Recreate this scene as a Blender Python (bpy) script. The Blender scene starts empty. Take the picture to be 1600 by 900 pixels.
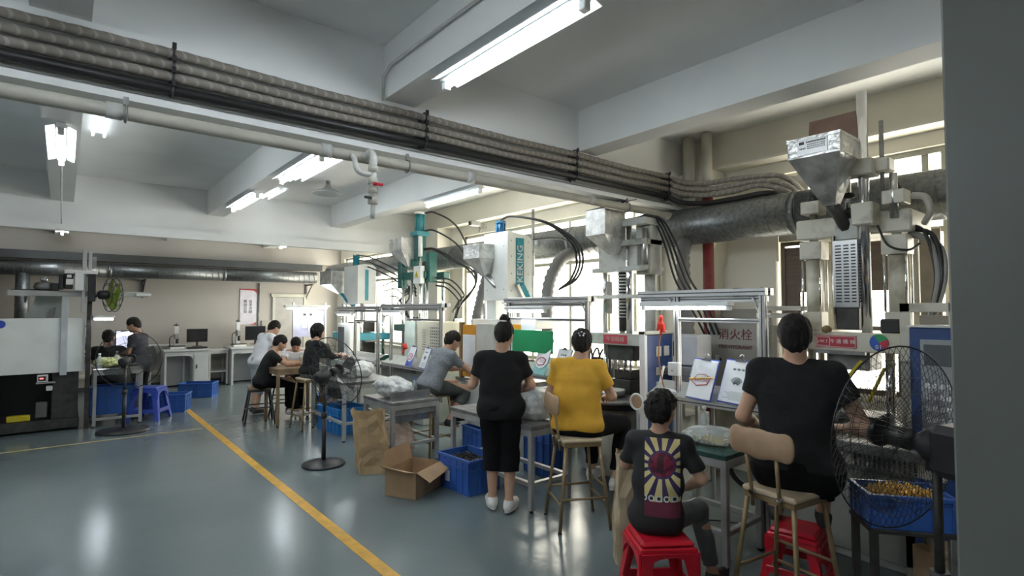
import bpy, math, random
import numpy as np
from mathutils import Vector, Matrix, Euler

C = bpy.context.scene.collection
SC = bpy.context.scene
PI = math.pi
rnd = random.Random(7)

# ------------------------------------------------------------------ camera, world, exposure
cam_d = bpy.data.cameras.new('camera'); cam = bpy.data.objects.new('camera', cam_d); C.objects.link(cam)
cam_d.sensor_width = 36.0; cam_d.lens = 850.0/1600*36; cam_d.clip_start = .05; cam_d.clip_end = 200
cam.location = (0, 0, 1.75)
cam.rotation_euler = (math.radians(90+2.22), 0, math.radians(-39.5))
SC.camera = cam
SC.view_settings.view_transform = 'Standard'; SC.view_settings.look = 'None'
SC.view_settings.gamma = 1.0; SC.view_settings.use_curve_mapping = False
SC.view_settings.exposure = 1.68
SC.cycles.use_denoising = True
SC.cycles.max_bounces = 8; SC.cycles.diffuse_bounces = 4; SC.cycles.glossy_bounces = 3; SC.cycles.transparent_max_bounces = 12
SC.cycles.sample_clamp_indirect = 6.0
WORLD_COL = (1.0, .95, .81); WORLD_STR = 3.6
TUBE_STR = 26.0
w = bpy.data.worlds.new('daylight'); SC.world = w; w.use_nodes = True
w.node_tree.nodes['Background'].inputs[0].default_value = (*WORLD_COL, 1)
w.node_tree.nodes['Background'].inputs[1].default_value = WORLD_STR
def portal(x, y0, y1, z0, z1):
    l = bpy.data.lights.new('window_daylight_portal', 'AREA'); l.shape = 'RECTANGLE'; l.size = z1-z0; l.size_y = y1-y0
    l.cycles.is_portal = True
    o = bpy.data.objects.new('window_daylight_portal', l); C.objects.link(o)
    o.location = (x, (y0+y1)/2, (z0+z1)/2); o.rotation_euler = (0, PI/2, 0)     # faces -X
portal(5.93, 3.95, 8.55, .95, 3.15); portal(5.93, .6, 2.62, .95, 3.2); portal(5.93, 10.8, 14.1, .95, 3.15)

# ------------------------------------------------------------------ materials
MATS = {}
def mat(name, col, rough=.6, metal=0., var=.12, scale=6., bump=0., bscale=40., spec=.5, alpha=None, trans=None, emit=None, estr=0., dirt=None, detail=4):
    if name in MATS: return MATS[name]
    m = bpy.data.materials.new(name); m.use_nodes = True; nt = m.node_tree; n = nt.nodes; l = nt.links
    b = n['Principled BSDF']
    b.inputs['Roughness'].default_value = rough; b.inputs['Metallic'].default_value = metal
    b.inputs['Specular IOR Level'].default_value = spec
    tc = n.new('ShaderNodeTexCoord')
    no = n.new('ShaderNodeTexNoise'); no.inputs['Scale'].default_value = scale; no.inputs['Detail'].default_value = detail
    l.new(tc.outputs['Object'], no.inputs['Vector'])
    cr = n.new('ShaderNodeValToRGB')
    lo = dirt if dirt else tuple(max(0, c*(1-var)) for c in col); hi = tuple(min(1, c*(1+var*.6)) for c in col)
    cr.color_ramp.elements[0].position = .3; cr.color_ramp.elements[0].color = (*lo, 1)
    cr.color_ramp.elements[1].position = .62 if not dirt else .5; cr.color_ramp.elements[1].color = (*hi, 1)
    l.new(no.outputs['Fac'], cr.inputs['Fac']); l.new(cr.outputs['Color'], b.inputs['Base Color'])
    if bump:
        n2 = n.new('ShaderNodeTexNoise'); n2.inputs['Scale'].default_value = bscale; n2.inputs['Detail'].default_value = 3
        l.new(tc.outputs['Object'], n2.inputs['Vector'])
        bm = n.new('ShaderNodeBump'); bm.inputs['Strength'].default_value = bump; bm.inputs['Distance'].default_value = .02
        l.new(n2.outputs['Fac'], bm.inputs['Height']); l.new(bm.outputs['Normal'], b.inputs['Normal'])
    if emit: b.inputs['Emission Color'].default_value = (*emit, 1); b.inputs['Emission Strength'].default_value = estr
    if alpha is not None:      # thin clear sheet: mix of transparent and glossy/diffuse
        out = n['Material Output']; tr = n.new('ShaderNodeBsdfTransparent'); mx = n.new('ShaderNodeMixShader')
        mx.inputs['Fac'].default_value = alpha
        l.new(tr.outputs[0], mx.inputs[1]); l.new(b.outputs[0], mx.inputs[2]); l.new(mx.outputs[0], out.inputs['Surface'])
    MATS[name] = m; return m

def expr_mat(name, build, rough=.7):
    m = bpy.data.materials.new(name); m.use_nodes = True; nt = m.node_tree; n = nt.nodes; l = nt.links
    b = n['Principled BSDF']; b.inputs['Roughness'].default_value = rough
    tc = n.new('ShaderNodeTexCoord'); sp = n.new('ShaderNodeSeparateXYZ'); l.new(tc.outputs['Object'], sp.inputs[0])
    def op(o, a, c=0., d=0.):
        x = n.new('ShaderNodeMath'); x.operation = o
        for i, v in enumerate((a, c, d)):
            if isinstance(v, (int, float)): x.inputs[i].default_value = v
            else: l.new(v, x.inputs[i])
        return x.outputs[0]
    def mix(f, a, c):
        x = n.new('ShaderNodeMix'); x.data_type = 'RGBA'
        if isinstance(f, (int, float)): x.inputs[0].default_value = f
        else: l.new(f, x.inputs[0])
        for i, v in ((6, a), (7, c)):
            if isinstance(v, tuple): x.inputs[i].default_value = (*v, 1)
            else: l.new(v, x.inputs[i])
        return x.outputs[2]
    col = build(sp.outputs[0], sp.outputs[1], sp.outputs[2], op, mix, n, l, tc)
    l.new(col, b.inputs['Base Color']); MATS[name] = m; return m

paint   = mat('ceiling paint', (.77, .78, .77), .75, var=.05, scale=1.3, bump=.05, bscale=25)
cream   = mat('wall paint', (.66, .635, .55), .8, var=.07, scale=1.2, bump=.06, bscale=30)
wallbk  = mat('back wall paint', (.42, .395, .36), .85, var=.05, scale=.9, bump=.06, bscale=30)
dkpaint = mat('grey column paint', (.15, .16, .145), .38, var=.06, scale=1.0)
greybeam= mat('dark grey paint', (.055, .06, .06), .7)
alu     = mat('aluminium profile', (.62, .63, .63), .35, .75, var=.06, scale=9)
alud    = mat('dull aluminium', (.42, .42, .41), .5, .6, var=.15, scale=7)
steel   = mat('stainless steel', (.55, .56, .56), .28, .95, var=.25, scale=5, bump=.08, bscale=14)
sheet   = mat('crumpled sheet metal', (.60, .60, .58), .33, .75, var=.35, scale=8, bump=.5, bscale=22)
chrome  = mat('chrome rod', (.75, .76, .78), .12, 1., var=.04)
galv    = mat('galvanised duct', (.17, .18, .18), .40, .75, var=.3, scale=30, detail=6)
darkm   = mat('dark oily steel', (.055, .053, .05), .5, .5, var=.35, scale=12)
midm    = mat('worn grey steel', (.23, .23, .225), .5, .6, var=.35, scale=9)
beige   = mat('beige machine enamel', (.55, .53, .44), .45, var=.14, scale=6, dirt=(.34, .31, .24))
mgrey   = mat('grey machine enamel', (.45, .46, .43), .45, var=.14, scale=6, dirt=(.28, .27, .23))
mwhite  = mat('white machine enamel', (.80, .82, .79), .4, var=.06, scale=3)
mgreen  = mat('dark green enamel', (.008, .085, .07), .4, var=.25, scale=9)
teal    = mat('teal blue enamel', (.02, .27, .36), .4, var=.2, scale=9)
blueen  = mat('navy blue enamel', (.025, .06, .19), .4, var=.15, scale=5)
bluepl  = mat('blue crate plastic', (.028, .10, .36), .38, var=.15, scale=4)
bluecy  = mat('sky blue crate plastic', (.02, .17, .46), .4, var=.15, scale=4)
bluest  = mat('blue stool plastic', (.03, .07, .42), .4, var=.1)
redpl   = mat('red plastic', (.55, .01, .025), .3, var=.1, scale=3)
redsign = mat('red sign', (.42, .03, .05), .45, var=.1)
redpipe = mat('dark red pipe paint', (.17, .022, .02), .55, var=.25, scale=10)
pvc     = mat('cream plastic pipe', (.44, .42, .36), .5, var=.12, scale=5)
pvcw    = mat('white plastic pipe', (.52, .52, .49), .45, var=.08, scale=5)
black   = mat('black rubber', (.012, .012, .012), .45, var=.2)
blackp  = mat('black plastic', (.02, .02, .022), .35, var=.2)
hoseg   = mat('grey hose', (.22, .22, .21), .5, var=.2)
card    = mat('cardboard', (.38, .25, .14), .85, var=.15, scale=5, bump=.05)
kraft   = mat('kraft paper', (.40, .28, .15), .8, var=.2, scale=6, bump=.3, bscale=12)
kraftl  = mat('pale kraft paper', (.45, .36, .24), .8, var=.2, scale=6, bump=.3, bscale=12)
wood    = mat('varnished plywood', (.50, .40, .27), .5, var=.2, scale=5)
woodd   = mat('worn brown wood', (.24, .16, .09), .55, var=.3, scale=7)
brass   = mat('brown enamelled tube', (.26, .18, .09), .45, .3, var=.25, scale=10)
tan     = mat('tan vinyl', (.36, .235, .14), .5, var=.12, scale=8)
white   = mat('white plastic', (.72, .73, .72), .4, var=.05)
paperm  = mat('white paper', (.78, .80, .82), .8, var=.04)
bagm    = mat('clear plastic film', (.80, .83, .85), .18, var=.1, alpha=.5)
bagw    = mat('white plastic bag', (.78, .79, .76), .35, var=.12, scale=14, bump=.4, bscale=30)
yellow  = mat('yellow plastic', (.55, .45, .02), .5, var=.12)
orange  = mat('orange acrylic', (.62, .28, .02), .3, var=.1)
redrag  = mat('red cloth', (.60, .03, .015), .8, var=.2, bump=.2)
greenb  = mat('green board', (.01, .27, .10), .5, var=.06)
greenm  = mat('green cutting mat', (.02, .06, .05), .25, var=.2, scale=4)
screenm = mat('black screen', (.01, .01, .012), .15, var=.1)
glass   = mat('window glass', (.9, .93, .92), .05, alpha=.06)
brownw  = mat('brown window frame', (.10, .07, .045), .5, var=.2)
winfr   = mat('window frame', (.40, .40, .34), .5, .3, var=.1)
tubem   = mat('lit tube', (1, 1, 1), .4, emit=(.86, .94, 1.0), estr=TUBE_STR)
tubeghost = mat('pale lamp ghost', (.85, .88, .9), .25, emit=(.86, .94, 1.0), estr=1.2)  # faint glow standing in for ghost reflections of the lamps
refl    = mat('white reflector', (.80, .82, .83), .3, var=.03)
linem   = mat('floor line paint', (.62, .34, .045), .45, var=.18, scale=9)
linepale= mat('pale floor line paint', (.40, .30, .14), .5, var=.25, scale=9)
goldm   = mat('gold plated parts', (.80, .50, .12), .3, .8, var=.3, scale=30)
skin    = mat('skin', (.52, .31, .21), .5, var=.06, scale=10)
skind   = mat('tanned skin', (.36, .20, .125), .5, var=.06, scale=10)
hairm   = mat('black hair', (.010, .008, .007), .62, var=.5, scale=60, bump=.5, bscale=120, spec=.25)
shblack = mat('black cotton', (.007, .007, .0075), .95, var=.3, scale=20, bump=.15, bscale=60)
shnavy  = mat('dark navy cotton', (.03, .032, .045), .85, var=.3, scale=20, bump=.15, bscale=60)
shwhite = mat('white cotton', (.84, .85, .88), .8, var=.06, scale=10, bump=.1)
shgrey  = mat('grey melange cotton', (.16, .175, .19), .85, var=.3, scale=50, bump=.1)
shyel   = mat('mustard yellow cotton', (.66, .36, .03), .8, var=.12, scale=8, bump=.1)
trgreen = mat('grey green cargo cloth', (.055, .065, .058), .85, var=.25, scale=12, bump=.15)
trblack = mat('black trouser cloth', (.005, .005, .0055), .95, var=.3, scale=15, spec=.2)
trlight = mat('light blue grey cloth', (.42, .46, .50), .8, var=.1)
trgrey  = mat('grey jeans', (.10, .11, .115), .85, var=.3, scale=14)
shoew   = mat('white shoe', (.70, .69, .66), .6, var=.1)
shoeb   = mat('dark shoe', (.03, .03, .03), .6, var=.2)
eyem    = mat('dark eye', (.02, .015, .012), .2)
lips    = mat('lip skin', (.38, .15, .12), .5)

def floor_build(x, y, z, op, mix, n, l, tc):
    no = n.new('ShaderNodeTexNoise'); no.inputs['Scale'].default_value = .9; no.inputs['Detail'].default_value = 3; no.inputs['Roughness'].default_value = .5
    l.new(tc.outputs['Object'], no.inputs['Vector'])
    n2 = n.new('ShaderNodeTexNoise'); n2.inputs['Scale'].default_value = 14; n2.inputs['Detail'].default_value = 6
    l.new(tc.outputs['Object'], n2.inputs['Vector'])
    f = op('MULTIPLY_ADD', no.outputs['Fac'], 1.9, -.45)
    c1 = mix(f, (.135, .170, .175), (.165, .200, .205))
    g = op('GREATER_THAN', n2.outputs['Fac'], .70)
    n5 = n.new('ShaderNodeTexNoise'); n5.inputs['Scale'].default_value = 45; n5.inputs['Detail'].default_value = 4; l.new(tc.outputs['Object'], n5.inputs['Vector'])
    c2 = mix(op('MULTIPLY', n5.outputs['Fac'], .35), c1, (.10, .13, .14))
    b = n['Principled BSDF']
    l.new(op('MULTIPLY_ADD', no.outputs['Fac'], .16, .12), b.inputs['Roughness'])
    bm = n.new('ShaderNodeBump'); bm.inputs['Strength'].default_value = .16; bm.inputs['Distance'].default_value = .01
    n3 = n.new('ShaderNodeTexNoise'); n3.inputs['Scale'].default_value = 9; n3.inputs['Detail'].default_value = 3
    l.new(tc.outputs['Object'], n3.inputs['Vector']); l.new(n3.outputs['Fac'], bm.inputs['Height']); l.new(bm.outputs['Normal'], b.inputs['Normal'])
    return c2
floorm = expr_mat('epoxy floor', floor_build, .25)
def wrap_build(x, y, z, op, mix, n, l, tc):
    s = op('ADD', op('MULTIPLY', x, 15.), op('MULTIPLY', z, 7.)); s = op('ADD', s, op('MULTIPLY', y, 15.))
    f = op('FRACT', s)
    g = op('LESS_THAN', f, .22)
    no = n.new('ShaderNodeTexNoise'); no.inputs['Scale'].default_value = 30; l.new(tc.outputs['Object'], no.inputs['Vector'])
    base = mix(no.outputs['Fac'], (.17, .15, .13), (.26, .235, .20))
    return mix(op('MULTIPLY', g, .5), base, (.42, .39, .35))
wrapm = expr_mat('wrapped insulation', wrap_build, .6)

# ------------------------------------------------------------------ mesh kit
class MB:
    def __init__(s): s.v = []; s.f = []; s.sm = []
    def add(s, vs, fs, smooth=False, M=None):
        o = len(s.v)
        if M is not None: vs = [M @ Vector(p) for p in vs]
        s.v += [tuple(p) for p in vs]; s.f += [tuple(o+i for i in f) for f in fs]; s.sm += [smooth]*len(fs); return s
    def box(s, x0, x1, y0, y1, z0, z1, M=None, b=0.0):
        if x0 > x1: x0, x1 = x1, x0
        if y0 > y1: y0, y1 = y1, y0
        if z0 > z1: z0, z1 = z1, z0
        if b <= 0:
            vs = [(x0,y0,z0),(x1,y0,z0),(x1,y1,z0),(x0,y1,z0),(x0,y0,z1),(x1,y0,z1),(x1,y1,z1),(x0,y1,z1)]
            return s.add(vs, [(3,2,1,0),(4,5,6,7),(0,1,5,4),(1,2,6,5),(2,3,7,6),(3,0,4,7)], False, M)
        b = min(b, (x1-x0)*.45, (y1-y0)*.45, (z1-z0)*.45)
        X = (x0, x1); Y = (y0, y1); Z = (z0, z1); vs = []; idx = {}
        for i in (0,1):
            for j in (0,1):
                for k in (0,1):
                    sx = b if i == 0 else -b; sy = b if j == 0 else -b; sz = b if k == 0 else -b
                    for a, p in enumerate(((X[i], Y[j]+sy, Z[k]+sz), (X[i]+sx, Y[j], Z[k]+sz), (X[i]+sx, Y[j]+sy, Z[k]))):
                        idx[i,j,k,a] = len(vs); vs.append(p)
        fs = []
        for i in (0,1):
            q = [idx[i,0,0,0], idx[i,1,0,0], idx[i,1,1,0], idx[i,0,1,0]]; fs.append(q if i else q[::-1])
            q = [idx[0,i,0,1], idx[1,i,0,1], idx[1,i,1,1], idx[0,i,1,1]]; fs.append(q[::-1] if i else q)
            q = [idx[0,0,i,2], idx[1,0,i,2], idx[1,1,i,2], idx[0,1,i,2]]; fs.append(q if i else q[::-1])
        for i in (0,1):
            for j in (0,1):
                par = (i+j) % 2
                q = [idx[i,j,0,0], idx[i,j,1,0], idx[i,j,1,1], idx[i,j,0,1]]; fs.append(q if par else q[::-1])
                q = [idx[i,0,j,0], idx[i,1,j,0], idx[i,1,j,2], idx[i,0,j,2]]; fs.append(q[::-1] if par else q)
                q = [idx[0,i,j,1], idx[1,i,j,1], idx[1,i,j,2], idx[0,i,j,2]]; fs.append(q if par else q[::-1])
                for k in (0,1):
                    q = [idx[i,j,k,0], idx[i,j,k,1], idx[i,j,k,2]]; fs.append(q if (i+j+k) % 2 else q[::-1])
        return s.add(vs, fs, False, M)
    def cyl(s, p0, p1, r, n=16, r2=None, cap=True):
        return s.tube([p0, p1], [r, r if r2 is None else r2], n, cap)
    def tube(s, pts, r, n=8, cap=True, closed=False):
        pts = [Vector(p) for p in pts]; m = len(pts)
        if isinstance(r, (int, float)): r = [r]*m
        T = []
        for i in range(m):
            if closed: t = pts[(i+1) % m]-pts[i-1]
            else: t = pts[min(i+1, m-1)]-pts[max(i-1, 0)]
            T.append(t.normalized() if t.length > 1e-9 else Vector((0,0,1)))
        a = Vector((0,0,1)) if abs(T[0].z) < .9 else Vector((1,0,0))
        u = T[0].cross(a).normalized(); vs = []; fs = []
        for i in range(m):
            u = (u - T[i]*u.dot(T[i])).normalized(); v = T[i].cross(u)
            for k in range(n):
                an = 2*PI*k/n; vs.append(pts[i]+(u*math.cos(an)+v*math.sin(an))*r[i])
        for i in range(m if closed else m-1):
            j = (i+1) % m
            for k in range(n):
                k2 = (k+1) % n; fs.append((i*n+k, i*n+k2, j*n+k2, j*n+k))
        s.add(vs, fs, True)
        if cap and not closed:
            o = len(s.v)-len(vs)
            s.f.append(tuple(o+k for k in range(n))[::-1]); s.f.append(tuple(o+(m-1)*n+k for k in range(n))); s.sm += [False, False]
        return s
    def lathe(s, prof, c=(0,0,0), n=20, M=None):
        vs = []; fs = []
        for (r, z) in prof:
            for k in range(n):
                a = 2*PI*k/n; vs.append((c[0]+r*math.cos(a), c[1]+r*math.sin(a), c[2]+z))
        for i in range(len(prof)-1):
            for k in range(n):
                k2 = (k+1) % n; fs.append((i*n+k, i*n+k2, (i+1)*n+k2, (i+1)*n+k))
        fs.append(tuple(range(n))[::-1]); fs.append(tuple((len(prof)-1)*n+k for k in range(n)))
        return s.add(vs, fs, len(prof) > 2, M)
    def prism(s, poly, a, b, axis='z', M=None):       # poly in the two other axes
        f = {'z': lambda p, t: (p[0], p[1], t), 'y': lambda p, t: (p[0], t, p[1]), 'x': lambda p, t: (t, p[0], p[1])}[axis]
        m = len(poly); vs = [f(p, a) for p in poly]+[f(p, b) for p in poly]
        fs = [tuple(range(m))[::-1], tuple(range(m, 2*m))]+[(i, (i+1) % m, m+(i+1) % m, m+i) for i in range(m)]
        return s.add(vs, fs, False, M)
    def frustum(s, q0, z0, q1, z1):                 # q = (x0,x1,y0,y1)
        vs = []
        for (x0,x1,y0,y1), z in ((q0,z0),(q1,z1)): vs += [(x0,y0,z),(x1,y0,z),(x1,y1,z),(x0,y1,z)]
        return s.add(vs, [(3,2,1,0),(4,5,6,7),(0,1,5,4),(1,2,6,5),(2,3,7,6),(3,0,4,7)])
    def quad(s, *p): return s.add(list(p), [tuple(range(len(p)))])
    def build(s, name, m, parent=None, loc=None, rot=None, kind=None, label=None):
        me = bpy.data.meshes.new(name); me.from_pydata(s.v, [], s.f)
        me.polygons.foreach_set('use_smooth', s.sm); me.materials.append(m); me.update()
        o = bpy.data.objects.new(name, me); C.objects.link(o)
        if parent: o.parent = parent
        if loc: o.location = loc
        if rot: o.rotation_euler = rot
        if kind: o['kind'] = kind
        if label: o['label'] = label
        return o

def spline(pts, n=8):
    P = [Vector(p) for p in pts]; P = [P[0]*2-P[1]]+P+[P[-1]*2-P[-2]]; out = []
    for i in range(1, len(P)-2):
        for k in range(n):
            t = k/n; a, b, c, d = P[i-1:i+3]
            out.append(.5*((2*b)+(-a+c)*t+(2*a-5*b+4*c-d)*t*t+(-a+3*b-3*c+d)*t**3))
    out.append(P[-2]); return out
def Rz(a, loc=(0,0,0)): return Matrix.Translation(loc) @ Matrix.Rotation(a, 4, 'Z')
def thing(name, label, cat, loc=(0,0,0), rz=0., group=None):
    o = bpy.data.objects.new(name, None); C.objects.link(o); o.empty_display_size = .1
    o.location = loc; o.rotation_euler = (0, 0, rz); o['label'] = label; o['category'] = cat
    if group: o['group'] = group
    return o
def tag(o, label, cat, group=None, kind=None):
    o['label'] = label; o['category'] = cat
    if group: o['group'] = group
    if kind: o['kind'] = kind
    return o
def kids(o): return [c for c in bpy.data.objects if c.parent == o]
def dup(o, loc, rz=None, label=None, group=None, parent=None):
    r = o.copy(); C.objects.link(r)
    if parent is None:
        r.location = loc
        if rz is not None: r.rotation_euler = (0, 0, rz)
        if label: r['label'] = label
        if group: r['group'] = group
    else: r.parent = parent
    for ch in kids(o): dup(ch, None, parent=r)
    return r
def text(s, size, m, parent, loc, rot, name='lettering', ext=.0015, label=None):
    cu = bpy.data.curves.new(name, 'FONT'); cu.body = s; cu.size = size; cu.align_x = 'CENTER'; cu.align_y = 'CENTER'; cu.extrude = ext
    cu.resolution_u = 2
    t = bpy.data.objects.new(name+'_src', cu); C.objects.link(t)
    bpy.context.view_layer.update()
    me = bpy.data.meshes.new_from_object(t.evaluated_get(bpy.context.evaluated_depsgraph_get()))
    bpy.data.objects.remove(t); me.materials.clear(); me.materials.append(m)
    o = bpy.data.objects.new(name, me); C.objects.link(o); o.parent = parent; o.location = loc; o.rotation_euler = rot
    if label: o['label'] = label
    return o
FX = (PI/2, 0, -PI/2)     # text that faces -X
FY = (PI/2, 0, 0)         # text that faces -Y

# ------------------------------------------------------------------ smooth-union surface builder (figures, cloth, bags, hair)
class SDF:
    def __init__(s, vox=.01): s.p = []; s.vox = vox
    def cone(s, a, b, ra, rb, k=.015, fl=1., dr=None, cuta=False, cutb=False, sub=False):
        s.p.append(('c', np.array(a, float), np.array(b, float), ra, rb, k, fl, None if dr is None else np.array(dr, float), cuta, cutb, sub)); return s
    def ell(s, c, r, R=None, k=.015, sub=False):
        s.p.append(('e', np.array(c, float), np.array(r, float), None if R is None else np.array(R, float), k, sub)); return s
    def half(s, pt, nrm):      # keep the side opposite nrm
        s.p.append(('h', np.array(pt, float), np.array(nrm, float))); return s
    def mesh(s, noise=None):
        lo = np.full(3, 1e9); hi = -lo
        for p in s.p:
            if p[0] == 'c' and not p[10]:
                r = max(p[3], p[4])
                for q in (p[1], p[2]): lo = np.minimum(lo, q-r); hi = np.maximum(hi, q+r)
            if p[0] == 'e' and not p[5]:
                r = p[2].max(); lo = np.minimum(lo, p[1]-r); hi = np.maximum(hi, p[1]+r)
        v = s.vox; lo -= 3*v+.01; hi += 3*v+.01
        n = np.ceil((hi-lo)/v).astype(int)+1
        F = np.full(n, .2, np.float32)
        ax = [lo[i]+v*np.arange(n[i]) for i in range(3)]
        for p in s.p:
            if p[0] == 'h':
                d = (ax[0][:,None,None]-p[1][0])*p[2][0]+(ax[1][None,:,None]-p[1][1])*p[2][1]+(ax[2][None,None,:]-p[1][2])*p[2][2]
                F = np.maximum(F, d.astype(np.float32)); continue
            if p[0] == 'c':
                r = max(p[3], p[4]); l0 = np.minimum(p[1], p[2])-r; h0 = np.maximum(p[1], p[2])+r; k = p[5]; sub = p[10]
            else: l0 = p[1]-p[2].max(); h0 = p[1]+p[2].max(); k = p[4]; sub = p[5]
            m = k+3*v
            i0 = np.clip(np.floor((l0-m-lo)/v).astype(int), 0, n); i1 = np.clip(np.ceil((h0+m-lo)/v).astype(int)+1, 0, n)
            if (i1 <= i0).any(): continue
            sl = tuple(slice(a, b) for a, b in zip(i0, i1))
            X = [ax[0][sl[0]][:,None,None], ax[1][sl[1]][None,:,None], ax[2][sl[2]][None,None,:]]
            if p[0] == 'c':
                _, a, b, ra, rb, k, fl, dr, ca, cb, sub = p
                P = [X[i]-a[i] for i in range(3)]; B = b-a
                if dr is not None:
                    dr = dr/np.linalg.norm(dr); q = (1/fl-1); dd = P[0]*dr[0]+P[1]*dr[1]+P[2]*dr[2]
                    P = [P[i]+q*dd*dr[i] for i in range(3)]; B = B+q*B.dot(dr)*dr
                L = B.dot(B)+1e-12; t = (P[0]*B[0]+P[1]*B[1]+P[2]*B[2])/L; h = np.clip(t, 0, 1)
                d = np.sqrt((P[0]-h*B[0])**2+(P[1]-h*B[1])**2+(P[2]-h*B[2])**2)-(ra+(rb-ra)*h)
                if dr is not None: d = d*(fl+1)/2
                Ls = math.sqrt(L)
                if ca: d = np.maximum(d, -t*Ls)
                if cb: d = np.maximum(d, (t-1)*Ls)
            else:
                _, c, r, R, k, sub = p
                P = [X[i]-c[i] for i in range(3)]
                if R is not None: P = [P[0]*R[0,j]+P[1]*R[1,j]+P[2]*R[2,j] for j in range(3)]
                k1 = np.sqrt((P[0]/r[0])**2+(P[1]/r[1])**2+(P[2]/r[2])**2)
                k2 = np.sqrt((P[0]/r[0]**2)**2+(P[1]/r[1]**2)**2+(P[2]/r[2]**2)**2)+1e-6
                d = k1*(k1-1)/k2
            f = F[sl]; d = np.broadcast_to(d, f.shape).astype(np.float32)
            if sub: d = -d; h = np.maximum(k-np.abs(f-d), 0)/k; F[sl] = np.maximum(f, d)+h*h*k*.25
            else: h = np.maximum(k-np.abs(f-d), 0)/k; F[sl] = np.minimum(f, d)-h*h*k*.25
        if noise: F += noise(ax[0][:,None,None], ax[1][None,:,None], ax[2][None,None,:]).astype(np.float32)
        F[0] = F[-1] = .1; F[:,0] = F[:,-1] = .1; F[:,:,0] = F[:,:,-1] = .1
        I = F < 0; S = sum(I[i:n[0]-1+i, j:n[1]-1+j, k:n[2]-1+k].astype(np.int8) for i in (0,1) for j in (0,1) for k in (0,1))
        act = np.argwhere((S > 0) & (S < 8))
        idx = np.full(n-1, -1, np.int32); idx[tuple(act.T)] = np.arange(len(act))
        acc = np.zeros((len(act), 3)); cnt = np.zeros(len(act))
        for axi in range(3):
            o1, o2 = [q for q in range(3) if q != axi]
            for u in (0,1):
                for w_ in (0,1):
                    off = np.zeros(3, int); off[o1] = u; off[o2] = w_; off2 = off.copy(); off2[axi] = 1
                    fa = F[tuple((act+off).T)]; fb = F[tuple((act+off2).T)]; m = (fa < 0) != (fb < 0)
                    t = fa[m]/(fa[m]-fb[m]); pt = np.tile(off.astype(float), (m.sum(), 1)); pt[:, axi] += t
                    acc[m] += pt; cnt[m] += 1
        V = lo+v*(act+acc/cnt[:,None])
        faces = []
        for axi in range(3):
            o1, o2 = [(1,2),(2,0),(0,1)][axi]
            sa = [slice(None)]*3; sb = [slice(None)]*3; sa[axi] = slice(0, -1); sb[axi] = slice(1, None)
            A = I[tuple(sa)]; B_ = I[tuple(sb)]; e = np.argwhere(A != B_)
            if len(e) == 0: continue
            fl_ = A[tuple(e.T)]
            def ci(d1, d2):
                q = e.copy(); q[:, o1] -= d1; q[:, o2] -= d2; return idx[tuple(q.T)]
            Q = np.stack([ci(1,1), ci(0,1), ci(0,0), ci(1,0)], 1)
            Q[~fl_] = Q[~fl_][:, ::-1]; faces.append(Q)
        return V, np.concatenate(faces)
    def build(s, name, m, parent=None, noise=None, label=None, kind=None):
        V, Q = s.mesh(noise)
        me = bpy.data.meshes.new(name); me.vertices.add(len(V)); me.vertices.foreach_set('co', V.astype(np.float32).ravel())
        me.loops.add(len(Q)*4); me.loops.foreach_set('vertex_index', Q.astype(np.int32).ravel())
        me.polygons.add(len(Q)); me.polygons.foreach_set('loop_start', np.arange(0, len(Q)*4, 4, dtype=np.int32))
        me.polygons.foreach_set('use_smooth', np.ones(len(Q), bool)); me.materials.append(m); me.update(calc_edges=True); me.validate()
        o = bpy.data.objects.new(name, me); C.objects.link(o)
        if parent: o.parent = parent
        if label: o['label'] = label
        if kind: o['kind'] = kind
        return o
def folds(a=.004, f=28., seed=0.):
    return lambda x, y, z: a*(np.sin(f*z+9*x+seed)*np.sin(f*.55*x+7*y+seed*2+4*z)+.6*np.sin(f*1.7*z-14*x+11*y+seed*3)*np.sin(12*x+6*z+seed))
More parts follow.
